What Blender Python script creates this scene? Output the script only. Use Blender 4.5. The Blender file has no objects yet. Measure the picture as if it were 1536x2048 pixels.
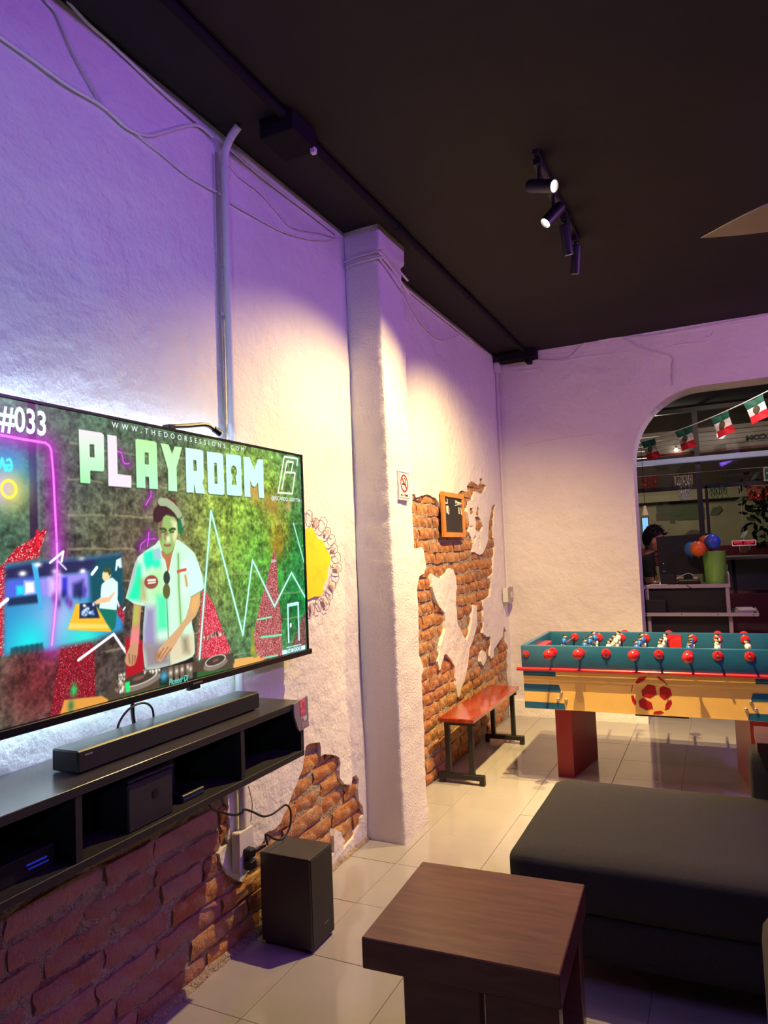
import bpy, bmesh, math, random
import numpy as np
from mathutils import Vector, Matrix, geometry, noise

scene = bpy.context.scene
COL = scene.collection
random.seed(7)
rng = np.random.default_rng(7)

# ------------------------------------------------------------------ camera
cam_data = bpy.data.cameras.new('camera')
cam = bpy.data.objects.new('camera', cam_data)
COL.objects.link(cam)
ROT = [[0.901141, 0.063057, 0.428916], [0.431555, -0.036227, -0.901359], [-0.041299, 0.997352, -0.059859]]
m = Matrix.Identity(4)
for i in range(3):
    for j in range(3):
        m[i][j] = ROT[i][j]
m.translation = (1.7649, 0.0, 1.5)
cam.matrix_world = m
cam_data.sensor_width = 36.0
cam_data.lens = 24.489
cam_data.clip_start = 0.02
scene.camera = cam

# ------------------------------------------------------------------ view, world, big lights
vs = scene.view_settings
vs.view_transform = 'Standard'
vs.look = 'None'
vs.exposure = 0.0
vs.gamma = 1.0
vs.use_curve_mapping = False

world = bpy.data.worlds.new('night')
scene.world = world
world.use_nodes = True
world.node_tree.nodes['Background'].inputs[0].default_value = (0.012, 0.012, 0.02, 1)
world.node_tree.nodes['Background'].inputs[1].default_value = 0.6


def light(name, kind, loc, target, energy, color, size=0.1, size_y=None, angle=None, blend=0.5):
    d = bpy.data.lights.new(name, kind)
    d.energy = energy
    d.color = color
    if kind == 'AREA':
        d.shape = 'RECTANGLE'
        d.size = size
        d.size_y = size_y or size
    else:
        d.shadow_soft_size = size
    if kind == 'SPOT':
        d.spot_size = math.radians(angle)
        d.spot_blend = blend
    o = bpy.data.objects.new(name, d)
    COL.objects.link(o)
    o.location = loc
    if target is not None:
        o.rotation_euler = (Vector(target) - Vector(loc)).to_track_quat('-Z', 'Y').to_euler()
    return o


VIOLET = (0.33, 0.115, 1.0)
MAUVE = (0.50, 0.17, 1.0)
PINK = (0.95, 0.36, 0.72)
COOL = (0.50, 0.78, 1.0)
WARM = (1.0, 0.71, 0.26)
# unseen violet and pink LED washes, placed to tint the walls
light('violet_wash', 'AREA', (2.1, 1.1, 3.2), (0.0, 1.5, 2.6), 16, VIOLET, 1.8, 0.10)
light('violet_wash', 'AREA', (4.3, 3.4, 3.1), (0.1, 3.4, 2.3), 42, MAUVE, 1.6, 0.12)
light('pink_wash', 'AREA', (4.2, 4.4, 3.0), (0.6, 6.2, 2.2), 20, PINK, 1.2, 0.12)
# unseen cool spot, added to widen the television's glow on the wall
light('cool_wall_fill', 'SPOT', (1.9, -0.9, 1.9), (0.0, 1.25, 1.95), 105, COOL, 0.12, angle=52, blend=1.0)


# ------------------------------------------------------------------ helpers
def lin(c):
    return tuple(((v / 12.92) if v <= 0.04045 else ((v + 0.055) / 1.055) ** 2.4) for v in c)


def H(s):
    s = s.lstrip('#')
    return lin(tuple(int(s[i:i + 2], 16) / 255 for i in (0, 2, 4)))


def mat(name, col, rough=0.5, metal=0.0, bumps=(), var=None, emit=None, es=1.0, spec=0.5, coat=0.0, alpha=None, trans=0.0, objvar=None):
    """Procedural principled material. bumps: list of (scale, detail, strength, distance);
    var: (scale, colour2, lo, hi[, detail]); objvar: list of colours picked per object."""
    mt = bpy.data.materials.new(name)
    mt.use_nodes = True
    nt = mt.node_tree
    p = nt.nodes['Principled BSDF']
    p.inputs['Base Color'].default_value = (*col, 1)
    p.inputs['Roughness'].default_value = rough
    p.inputs['Metallic'].default_value = metal
    p.inputs['Specular IOR Level'].default_value = spec
    p.inputs['Coat Weight'].default_value = coat
    p.inputs['Transmission Weight'].default_value = trans
    if emit is not None:
        p.inputs['Emission Color'].default_value = (*emit, 1)
        p.inputs['Emission Strength'].default_value = es
    tc = None
    if bumps or var or objvar:
        tc = nt.nodes.new('ShaderNodeTexCoord')
    src = None
    if objvar:
        oi = nt.nodes.new('ShaderNodeObjectInfo')
        cr = nt.nodes.new('ShaderNodeValToRGB')
        cr.color_ramp.interpolation = 'LINEAR'
        el = cr.color_ramp.elements
        while len(el) < len(objvar):
            el.new(0.5)
        for i, c in enumerate(objvar):
            el[i].position = i / (len(objvar) - 1)
            el[i].color = (*c, 1)
        nt.links.new(oi.outputs['Random'], cr.inputs['Fac'])
        src = cr.outputs['Color']
    if var:
        n = nt.nodes.new('ShaderNodeTexNoise')
        n.inputs['Scale'].default_value = var[0]
        n.inputs['Detail'].default_value = var[4] if len(var) > 4 else 6
        n.inputs['Roughness'].default_value = 0.65
        nt.links.new(tc.outputs['Object'], n.inputs['Vector'])
        r = nt.nodes.new('ShaderNodeValToRGB')
        r.color_ramp.elements[0].position = var[2]
        r.color_ramp.elements[1].position = var[3]
        nt.links.new(n.outputs['Fac'], r.inputs['Fac'])
        mx = nt.nodes.new('ShaderNodeMix')
        mx.data_type = 'RGBA'
        nt.links.new(r.outputs['Color'], mx.inputs[0])
        if src:
            nt.links.new(src, mx.inputs[6])
        else:
            mx.inputs[6].default_value = (*col, 1)
        mx.inputs[7].default_value = (*var[1], 1)
        src = mx.outputs[2]
    if src:
        nt.links.new(src, p.inputs['Base Color'])
    last = None
    for (sc, det, st, dist) in bumps:
        n = nt.nodes.new('ShaderNodeTexNoise')
        n.inputs['Scale'].default_value = sc
        n.inputs['Detail'].default_value = det
        nt.links.new(tc.outputs['Object'], n.inputs['Vector'])
        b = nt.nodes.new('ShaderNodeBump')
        b.inputs['Strength'].default_value = st
        b.inputs['Distance'].default_value = dist
        nt.links.new(n.outputs['Fac'], b.inputs['Height'])
        if last:
            nt.links.new(last.outputs['Normal'], b.inputs['Normal'])
        last = b
    if last:
        nt.links.new(last.outputs['Normal'], p.inputs['Normal'])
    return mt


def wood(name, c1, c2, rough, scale=(1, 12, 12), coat=0.0):
    mt = mat(name, c1, rough, coat=coat)
    nt = mt.node_tree
    p = nt.nodes['Principled BSDF']
    tc = nt.nodes.new('ShaderNodeTexCoord')
    mp = nt.nodes.new('ShaderNodeMapping')
    mp.inputs['Scale'].default_value = scale
    n = nt.nodes.new('ShaderNodeTexNoise')
    n.inputs['Scale'].default_value = 3.0
    n.inputs['Detail'].default_value = 8
    n.inputs['Distortion'].default_value = 0.6
    r = nt.nodes.new('ShaderNodeValToRGB')
    r.color_ramp.elements[0].position = 0.35
    r.color_ramp.elements[1].position = 0.7
    r.color_ramp.elements[0].color = (*c1, 1)
    r.color_ramp.elements[1].color = (*c2, 1)
    nt.links.new(tc.outputs['Object'], mp.inputs['Vector'])
    nt.links.new(mp.outputs['Vector'], n.inputs['Vector'])
    nt.links.new(n.outputs['Fac'], r.inputs['Fac'])
    nt.links.new(r.outputs['Color'], p.inputs['Base Color'])
    return mt


def wpos(o):
    v = Vector((0, 0, 0))
    while o is not None:
        v += o.location
        o = o.parent
    return v


class MB:
    """Collects geometry in world coordinates; build() links it as one mesh object."""
    def __init__(s):
        s.v = []
        s.f = []
        s.mi = []
        s.cur = 0

    def add(s, vs_, fs):
        k = len(s.v)
        s.v += [tuple(map(float, q)) for q in vs_]
        for f in fs:
            s.f.append(tuple(i + k for i in f))
            s.mi.append(s.cur)
        return s

    def box(s, x0, y0, z0, x1, y1, z1, rot=None, about=None, bev=0.0):
        if bev > 0:
            b = min(bev, (x1 - x0) * .49, (y1 - y0) * .49, (z1 - z0) * .49)
            bm = bmesh.new()
            bmesh.ops.create_cube(bm, size=1)
            for q in bm.verts:
                q.co = Vector(((x0 + x1) / 2 + q.co.x * (x1 - x0), (y0 + y1) / 2 + q.co.y * (y1 - y0), (z0 + z1) / 2 + q.co.z * (z1 - z0)))
            bmesh.ops.bevel(bm, geom=bm.edges[:], offset=b, segments=2 if b > .004 else 1, profile=.5, affect='EDGES')
            bm.verts.index_update()
            vs_ = [q.co[:] for q in bm.verts]
            fs = [tuple(q.index for q in f.verts) for f in bm.faces]
            bm.free()
        else:
            vs_ = [(x, y, z) for z in (z0, z1) for y in (y0, y1) for x in (x0, x1)]
            fs = [(0, 2, 3, 1), (4, 5, 7, 6), (0, 1, 5, 4), (2, 6, 7, 3), (0, 4, 6, 2), (1, 3, 7, 5)]
        if rot:
            c = Vector(about if about else ((x0 + x1) / 2, (y0 + y1) / 2, (z0 + z1) / 2))
            R_ = Matrix.Rotation(rot[0], 3, rot[1])
            vs_ = [tuple(R_ @ (Vector(q) - c) + c) for q in vs_]
        return s.add(vs_, fs)

    def cyl(s, a, b, r, r2=None, n=12, caps=True):
        a = Vector(a)
        b = Vector(b)
        r2 = r if r2 is None else r2
        d = (b - a).normalized()
        u = d.orthogonal().normalized()
        w = d.cross(u)
        vs_ = []
        for (c, rr) in ((a, r), (b, r2)):
            for i in range(n):
                t = 2 * math.pi * i / n
                vs_.append(c + u * math.cos(t) * rr + w * math.sin(t) * rr)
        fs = [(i, (i + 1) % n, n + (i + 1) % n, n + i) for i in range(n)]
        if caps:
            fs += [tuple(range(n - 1, -1, -1)), tuple(range(n, 2 * n))]
        return s.add(vs_, fs)

    def tube(s, pts, r, n=6, caps=True):
        P = [Vector(q) for q in pts]
        vs_ = []
        fs = []
        u = None
        for i, q in enumerate(P):
            d = (P[min(i + 1, len(P) - 1)] - P[max(i - 1, 0)]).normalized()
            if u is None:
                u = d.orthogonal().normalized()
            else:
                u = (u - d * u.dot(d))
                u = u.normalized() if u.length > 1e-6 else d.orthogonal().normalized()
            w = d.cross(u)
            rr = r[i] if isinstance(r, (list, tuple)) else r
            for k in range(n):
                t = 2 * math.pi * k / n
                vs_.append(q + u * math.cos(t) * rr + w * math.sin(t) * rr)
            if i:
                for k in range(n):
                    fs.append(((i - 1) * n + k, (i - 1) * n + (k + 1) % n, i * n + (k + 1) % n, i * n + k))
        if caps:
            fs += [tuple(range(n - 1, -1, -1)), tuple(range((len(P) - 1) * n, len(P) * n))]
        return s.add(vs_, fs)

    def sphere(s, c, r, n=12, m_=8, sc=(1, 1, 1)):
        vs_ = [(c[0], c[1], c[2] + r * sc[2])]
        for j in range(1, m_):
            ph = math.pi * j / m_
            for i in range(n):
                t = 2 * math.pi * i / n
                vs_.append((c[0] + r * sc[0] * math.sin(ph) * math.cos(t), c[1] + r * sc[1] * math.sin(ph) * math.sin(t), c[2] + r * sc[2] * math.cos(ph)))
        vs_.append((c[0], c[1], c[2] - r * sc[2]))
        fs = [(0, 1 + i, 1 + (i + 1) % n) for i in range(n)]
        for j in range(m_ - 2):
            for i in range(n):
                a = 1 + j * n
                fs.append((a + i, a + n + i, a + n + (i + 1) % n, a + (i + 1) % n))
        e = len(vs_) - 1
        a = 1 + (m_ - 2) * n
        fs += [(a + i, e, a + (i + 1) % n) for i in range(n)]
        return s.add(vs_, fs)

    def lathe(s, c, prof, n=20, axis='z', caps=True):
        vs_ = []
        for (r, h) in prof:
            for i in range(n):
                t = 2 * math.pi * i / n
                a, b = r * math.cos(t), r * math.sin(t)
                if axis == 'z':
                    q = (c[0] + a, c[1] + b, c[2] + h)
                elif axis == 'y':
                    q = (c[0] + a, c[1] + h, c[2] - b)
                else:
                    q = (c[0] + h, c[1] + a, c[2] + b)
                vs_.append(q)
        fs = []
        for j in range(len(prof) - 1):
            for i in range(n):
                fs.append((j * n + i, j * n + (i + 1) % n, (j + 1) * n + (i + 1) % n, (j + 1) * n + i))
        if caps:
            fs += [tuple(range(n - 1, -1, -1)), tuple(range((len(prof) - 1) * n, len(prof) * n))]
        return s.add(vs_, fs)

    def prism(s, poly, lo, hi, axis='x', holes=()):
        """2D polygon (a,b) extruded along axis; axis x: (y,z), y: (x,z), z: (x,y)."""
        def P(a, b, h):
            return (h, a, b) if axis == 'x' else ((a, h, b) if axis == 'y' else (a, b, h))
        loops = [list(poly)] + [list(h) for h in holes]
        flat = [q for L in loops for q in L]
        tris = geometry.tessellate_polygon([[Vector((q[0], q[1], 0)) for q in L] for L in loops])
        n = len(flat)
        vs_ = [P(q[0], q[1], lo) for q in flat] + [P(q[0], q[1], hi) for q in flat]
        fs = [tuple(t) for t in tris] + [tuple(i + n for i in reversed(t)) for t in tris]
        k = 0
        for L in loops:
            m_ = len(L)
            for i in range(m_):
                a, b = k + i, k + (i + 1) % m_
                fs.append((a, b, b + n, a + n))
            k += m_
        return s.add(vs_, fs)

    def build(s, name, mats, parent=None, smooth=False, base=False, fixn=True):
        me = bpy.data.meshes.new(name)
        off = wpos(parent) if parent else Vector((0, 0, 0))
        loc = Vector((0, 0, 0))
        if base and not parent:
            xs = np.array(s.v)
            loc = Vector(((xs[:, 0].min() + xs[:, 0].max()) / 2, (xs[:, 1].min() + xs[:, 1].max()) / 2, xs[:, 2].min()))
            off = loc
        me.from_pydata([(q[0] - off[0], q[1] - off[1], q[2] - off[2]) for q in s.v], [], s.f)
        for mt in (mats if isinstance(mats, (list, tuple)) else [mats]):
            me.materials.append(mt)
        if any(s.mi):
            me.polygons.foreach_set('material_index', s.mi)
        if fixn:
            bm = bmesh.new()
            bm.from_mesh(me)
            bmesh.ops.recalc_face_normals(bm, faces=bm.faces[:])
            bm.to_mesh(me)
            bm.free()
        if smooth:
            me.polygons.foreach_set('use_smooth', [True] * len(me.polygons))
            if smooth != 'all':
                try:
                    me.set_sharp_from_angle(angle=math.radians(40))
                except Exception:
                    pass
        me.update()
        o = bpy.data.objects.new(name, me)
        COL.objects.link(o)
        o.location = loc
        if parent:
            o.parent = parent
        return o


def tag(o, label=None, cat=None, group=None, kind=None):
    if label:
        o['label'] = label
    if cat:
        o['category'] = cat
    if group:
        o['group'] = group
    if kind:
        o['kind'] = kind
    return o


def thing(name, loc, label, cat, group=None):
    o = bpy.data.objects.new(name, None)
    o.empty_display_size = 0.1
    COL.objects.link(o)
    o.location = loc
    return tag(o, label, cat, group)


def copy_tree(o, parent=None):
    c = o.copy()
    COL.objects.link(c)
    c.parent = parent
    for ch in list(o.children):
        copy_tree(ch, c)
    return c


def struct(o):
    o['kind'] = 'structure'
    return o


def text(body, size, plane, loc, material, name, parent, mirror=False, align='LEFT', width=None, depth=0.0006, shear=0.0, spacing=1.0, bold=0.0):
    """Lettering as a mesh. plane 'x': reads along +y on a wall facing +x; 'y-': reads along +x facing -y."""
    cu = bpy.data.curves.new(name, 'FONT')
    cu.body = body
    cu.size = size
    cu.extrude = depth
    cu.offset = bold
    cu.align_x = align
    cu.align_y = 'CENTER'
    cu.shear = shear
    cu.space_character = spacing
    cu.resolution_u = 3
    t = bpy.data.objects.new(name, cu)
    COL.objects.link(t)
    dg = bpy.context.evaluated_depsgraph_get()
    me = bpy.data.meshes.new_from_object(t.evaluated_get(dg))
    bpy.data.objects.remove(t)
    n = len(me.vertices)
    co = np.zeros(n * 3)
    me.vertices.foreach_get('co', co)
    co = co.reshape(-1, 3)
    if width:
        w = co[:, 0].max() - co[:, 0].min()
        co[:, 0] = (co[:, 0] - co[:, 0].min()) * width / w
        if align == 'CENTER':
            co[:, 0] -= width / 2
    if mirror:
        co[:, 0] = -co[:, 0]
    off = wpos(parent)
    out = np.zeros_like(co)
    if plane == 'x':
        out[:, 1] = co[:, 0] + loc[1]
        out[:, 2] = co[:, 1] + loc[2]
        out[:, 0] = co[:, 2] + loc[0]
    else:
        out[:, 0] = co[:, 0] + loc[0]
        out[:, 2] = co[:, 1] + loc[2]
        out[:, 1] = -co[:, 2] + loc[1]
    out -= np.array(off)
    me.vertices.foreach_set('co', out.ravel())
    me.materials.clear()
    me.materials.append(material)
    if mirror:
        me.flip_normals()
    me.update()
    me.name = name
    o = bpy.data.objects.new(name, me)
    COL.objects.link(o)
    o.parent = parent
    return o


def smooth_path(pts, k=6):
    """Catmull-Rom through 3D points."""
    P = [Vector(q) for q in pts]
    P = [P[0]] + P + [P[-1]]
    out = []
    for i in range(1, len(P) - 2):
        p0, p1, p2, p3 = P[i - 1:i + 3]
        for j in range(k):
            t = j / k
            out.append(0.5 * ((2 * p1) + (p2 - p0) * t + (2 * p0 - 5 * p1 + 4 * p2 - p3) * t * t + (3 * p1 - p0 - 3 * p2 + p3) * t ** 3))
    out.append(P[-2])
    return out


def in_poly(pt, poly):
    x, y = pt
    c = False
    j = len(poly) - 1
    for i in range(len(poly)):
        xi, yi = poly[i]
        xj, yj = poly[j]
        if (yi > y) != (yj > y) and x < (xj - xi) * (y - yi) / (yj - yi) + xi:
            c = not c
        j = i
    return c


def smooth2(q, k=6):
    return [(p.x, p.y) for p in smooth_path([(a, b, 0) for a, b in q], k)]


# ------------------------------------------------------------------ materials of the room
M_PLASTER = mat('white_plaster', (0.80, 0.77, 0.77), 0.75, bumps=[(3.5, 5, 0.45, 0.06), (16, 6, 0.45, 0.025), (70, 6, 0.40, 0.008), (260, 2, 0.30, 0.003)],
                var=(1.3, (0.72, 0.69, 0.68), 0.45, 0.75))
M_STUCCO = mat('grainy_stucco', (0.78, 0.74, 0.74), 0.8, bumps=[(8, 4, 0.35, 0.025), (90, 4, 0.75, 0.007), (220, 2, 0.5, 0.003)])
M_CEIL = mat('black_paint', (0.022, 0.0175, 0.019), 0.8, bumps=[(3, 4, 0.3, 0.03), (60, 4, 0.15, 0.004)], spec=0.25)
M_MORTAR = mat('old_mortar', (0.58, 0.46, 0.34), 0.95, bumps=[(40, 6, 1.0, 0.03), (160, 4, 0.8, 0.008)], var=(14, (0.36, 0.26, 0.20), 0.5, 0.72))
M_BRICK = mat('orange_brick', (0.4, 0.14, 0.06), 0.92, bumps=[(24, 6, 0.9, 0.02), (120, 5, 0.7, 0.006)],
              objvar=[H('#b0703f'), H('#a05f3a'), H('#bf8048'), H('#8c5a4a'), H('#c48e56'), H('#aa6a3e')],
              var=(16, H('#c8a880'), 0.47, 0.70))
M_BRICKP = mat('dusty_brick', (0.4, 0.2, 0.12), 0.92, bumps=[(24, 6, 0.9, 0.02), (120, 5, 0.7, 0.006)],
               objvar=[H('#a6705e'), H('#b0806e'), H('#986250'), H('#b88c7c'), H('#a06a5a')],
               var=(9, H('#a88e80'), 0.46, 0.72))
M_TILE = mat('white_floor_tile', (0.375, 0.355, 0.375), 0.10, bumps=[(4, 2, 0.08, 0.01)], var=(3, (0.335, 0.315, 0.335), 0.4, 0.8), spec=0.8)
M_GROUT = mat('grey_grout', (0.27, 0.25, 0.26), 0.8)
M_BLACKMET = mat('black_metal', (0.010, 0.010, 0.012), 0.45)
M_BLACKPL = mat('black_plastic', (0.010, 0.010, 0.012), 0.38)
M_WHITEPL = mat('white_plastic', (0.72, 0.70, 0.68), 0.4)
M_CABLEW = mat('white_painted_cable', (0.70, 0.66, 0.68), 0.6)
M_CABLEB = mat('black_cable', (0.012, 0.012, 0.013), 0.5)

CEIL = 3.29
YB = 6.27

# ------------------------------------------------------------------ left wall: plaster with broken-away patches over brick
HOLE_NEAR = [(-3.2, 0.86), (1.6, 0.86)] + [(2.198,0.5996),(2.203,0.5765),(2.21,0.5483),(2.199,0.5306),(2.209,0.5032),(2.213,0.4695),(2.195,0.4462),(2.204,0.4192),(2.169,0.4133),(2.142,0.3989),(2.151,0.3702),(2.179,0.3248),(2.199,0.2976),(2.229,0.2719),(2.281,0.2366)] + [(2.429,0.3369),(2.437,0.3614),(2.515,0.3568),(2.549,0.369),(2.62,0.4271),(2.666,0.4714),(2.709,0.5139),(2.739,0.5439),(2.745,0.5641),(2.751,0.5931),(2.766,0.6286),(2.8,0.6329),(2.843,0.6307),(2.891,0.6183),(2.903,0.5924),(2.9,0.5565),(2.955,0.544),(3.01,0.5288),(3.067,0.5015),(3.076,0.4702),(3.071,0.405),(3.106,0.361),(3.176,0.3298),(3.194,0.368),(3.232,0.3643),(3.261,0.333),(3.247,0.2878),(3.253,0.2313),(3.293,0.1832),(3.302,0.1399),(3.266,0.1325),(3.255,0.102),(3.197,0.07433),(3.072,0.05267),(3.09,0.09054),(3.049,0.1434),(3.003,0.1743),(2.987,0.148),(2.996,0.071)] + [(2.62, -0.1), (-3.2, -0.1)]
HOLE_FAR = [(4.12,1.88),(4.187,1.877),(4.21,1.861),(4.276,1.875),(4.397,1.892),(4.465,1.886),(4.548,1.877),(4.604,1.856),(4.635,1.812),(4.668,1.782),(4.729,1.784),(5.023,1.926),(5.087,1.953),(5.167,1.964),(5.272,1.962),(5.264,2.006),(5.365,2.056),(5.441,2.055),(5.522,2.046),(5.547,2.035),(5.601,2.061),(5.608,2.099),(5.691,2.105),(5.705,2.062),(5.779,2.055),(5.75,2.014),(5.692,1.982),(5.607,1.967),(5.528,1.981),(5.438,1.975),(5.403,1.906),(5.268,1.884),(5.242,1.803),(5.277,1.726),(5.293,1.685),(5.261,1.643),(5.317,1.599),(5.342,1.542),(5.338,1.488),(5.428,1.473),(5.525,1.461),(5.597,1.465),(5.66,1.508),(5.753,1.584),(5.8,1.732),(5.855,1.799),(5.912,1.866),(5.997,1.9),(6.032,1.885),(6.003,1.804),(5.932,1.696),(5.925,1.604),(5.949,1.538),(5.933,1.473),(5.89,1.408),(5.846,1.293),(5.745,1.259)] + [(5.764,1.226),(5.762,1.171),(5.727,1.104),(5.535,1.085),(5.503,1.048),(5.529,1.006),(5.51,0.9548),(5.524,0.9071),(5.494,0.8576),(5.471,0.8274),(5.571,0.7902),(5.694,0.7738),(5.704,0.6979),(5.644,0.6188),(5.696,0.5841),(5.758,0.6019),(5.779,0.6535),(5.855,0.6706),(5.966,0.7049),(6.042,0.7308),(6.096,0.8105),(6.167,0.7662),(6.169,0.7078),(6.164,0.6504),(6.202,0.5943),(6.197,0.4859),(6.201,0.3764),(6.225,0.2922)] + [(6.2, 0.42), (6.22, 0.2), (6.2, -0.1), (3.5, -0.1), (3.5, 0.62)] + [(4.144,0.6613),(4.169,0.7031),(4.208,0.7431),(4.204,0.7697),(4.163,0.828),(4.133,0.8557),(4.023,0.8742),(4.034,1.207),(4.125,1.201),(4.142,1.292)] + [(4.149,1.26),(4.16,1.308),(4.192,1.345),(4.281,1.36),(4.32,1.404),(4.317,1.448),(4.301,1.509),(4.275,1.534),(4.172,1.524),(4.099,1.531),(4.04,1.531),(4.077,1.878)]
HOLES_SMALL = [[(5.312,1.835),(5.399,1.843),(5.403,1.808),(5.36,1.781),(5.315,1.793)],
               [(5.461,1.786),(5.479,1.824),(5.519,1.864),(5.555,1.839),(5.558,1.789)],
               [(5.435,1.77),(5.526,1.782),(5.573,1.758),(5.597,1.721),(5.64,1.691),(5.596,1.65),(5.474,1.644),(5.439,1.669),(5.464,1.725)],
               [(5.31,1.696),(5.357,1.701),(5.368,1.68),(5.322,1.654)],
               [(5.373,1.59),(5.412,1.62),(5.44,1.602),(5.42,1.55),(5.381,1.548)],
               [(5.503,1.602),(5.537,1.622),(5.558,1.59),(5.533,1.51),(5.508,1.504)]]
ISLES = [[(4.413,1.352),(4.44,1.343),(4.521,1.319),(4.592,1.31),(4.654,1.328),(4.718,1.352),(4.783,1.376),(4.861,1.363),(4.903,1.311),(4.905,1.267),(4.903,1.217)] + [(4.916,1.247),(4.885,1.195),(4.864,1.107),(4.881,1.035),(4.881,0.975),(4.943,0.9084),(5.043,0.8309),(5.083,0.8184),(5.166,0.8825),(5.216,0.9521),(5.246,1.012),(5.274,1.066),(5.366,1.058),(5.345,0.9903),(5.333,0.9144),(5.282,0.8563),(5.211,0.7894),(5.126,0.745),(5.084,0.659),(5.036,0.5937),(4.991,0.5412),(4.919,0.4888),(4.859,0.4418),(4.832,0.4412),(4.802,0.5111),(4.792,0.5883),(4.786,0.6705),(4.709,0.7288),(4.618,0.7851),(4.585,0.7814),(4.548,0.7423),(4.51,0.693),(4.487,0.6914),(4.457,0.7565),(4.509,0.8037),(4.531,0.856),(4.587,0.916),(4.624,0.9568),(4.632,1.013),(4.623,1.071),(4.534,1.118),(4.464,1.174),(4.425,1.232),(4.416,1.276)] + [(4.403,1.264),(4.404,1.33)],
         [(5.4,0.6808),(5.466,0.6895),(5.548,0.6529),(5.563,0.6109),(5.514,0.5855),(5.456,0.5653),(5.393,0.6109)]]


def rough_loop(poly, step=0.02, amp=0.006):
    out = []
    for i in range(len(poly)):
        a = Vector(poly[i])
        b = Vector(poly[(i + 1) % len(poly)])
        n = max(1, int((b - a).length / step))
        n = min(n, 160)
        for k in range(n):
            p = a.lerp(b, k / n)
            j = noise.noise_vector(Vector((p.x * 31, p.y * 31, 3.1)))
            j2 = noise.noise_vector(Vector((p.x * 9, p.y * 9, 7.7)))
            out.append((p.x + j.x * amp + j2.x * amp, p.y + j.y * amp + j2.y * amp))
    return out


def plaster_wall(name, y0, y1, z0, z1, holes, isles, depth, material, grid=0.055, wave=0.008):
    loops = [rough_loop(h, 0.022, 0.007) for h in holes] + [rough_loop(h, 0.022, 0.005) for h in isles]
    holes_r = loops[:len(holes)]
    isles_r = loops[len(holes):]
    pts = [(y0, z0), (y1, z0), (y1, z1), (y0, z1)]
    edges = [(0, 1), (1, 2), (2, 3), (3, 0)]
    for L in loops:
        k = len(pts)
        pts += L
        edges += [(k + i, k + (i + 1) % len(L)) for i in range(len(L))]
    ny = int((y1 - y0) / grid)
    nz = int((z1 - z0) / grid)
    for i in range(1, ny):
        for j in range(1, nz):
            pts.append((y0 + (i + random.uniform(-.3, .3)) * (y1 - y0) / ny, z0 + (j + random.uniform(-.3, .3)) * (z1 - z0) / nz))
    res = geometry.delaunay_2d_cdt([Vector(p) for p in pts], edges, [], 0, 1e-6)
    vs2, es, fs = res[0], res[1], res[2]

    def solid(p):
        if not (y0 < p[0] < y1 and z0 < p[1] < z1):
            return False
        for L in isles_r:
            if in_poly(p, L):
                return True
        for L in holes_r:
            if in_poly(p, L):
                return False
        return True
    bb = [(min(q[0] for q in L), max(q[0] for q in L), min(q[1] for q in L), max(q[1] for q in L)) for L in loops]
    keep = []
    for f in fs:
        cx = sum(vs2[i].x for i in f) / len(f)
        cy = sum(vs2[i].y for i in f) / len(f)
        if solid((cx, cy)):
            keep.append(tuple(f))
    cnt = {}
    for f in keep:
        for i in range(len(f)):
            e = (f[i], f[(i + 1) % len(f)])
            cnt[e] = cnt.get(e, 0) + 1
    mb = MB()
    vv = []
    for q in vs2:
        w = noise.noise(Vector((q.x * 1.7, q.y * 1.7, 0.3))) * wave + noise.noise(Vector((q.x * 6, q.y * 6, 4.3))) * wave * .35
        vv.append((w, q.x, q.y))
    n = len(vv)
    vv += [(-depth, q.x, q.y) for q in vs2]
    ff = list(keep)
    for (a, b) in cnt:
        if (b, a) not in cnt:
            ff.append((b, a, a + n, b + n))
    used = sorted({i for f in ff for i in f})
    mp = {o: k for k, o in enumerate(used)}
    mb.add([vv[i] for i in used], [tuple(mp[i] for i in f) for f in ff])
    return mb, solid


mb, solid_left = plaster_wall('wall_left', -3.0, YB, 0.0, CEIL, [HOLE_NEAR, HOLE_FAR] + HOLES_SMALL, ISLES, 0.034, M_PLASTER)
wall_left = struct(mb.build('wall_left', M_PLASTER, fixn=False))
# mortar bed behind the bricks
bed = MB()
ny, nz = 420, 100
g = []
for j in range(nz + 1):
    for i in range(ny + 1):
        y = -3.0 + i * (YB + 3.0) / ny
        z = j * 2.2 / nz
        g.append((-0.0225 + noise.noise(Vector((y * 14, z * 14, 1))) * 0.008 + noise.noise(Vector((y * 45, z * 45, 6))) * 0.004, y, z))
bed.add(g, [(j * (ny + 1) + i, j * (ny + 1) + i + 1, (j + 1) * (ny + 1) + i + 1, (j + 1) * (ny + 1) + i) for j in range(nz) for i in range(ny)])
bed.build('mortar_bed', M_MORTAR, wall_left, fixn=False)


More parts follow.
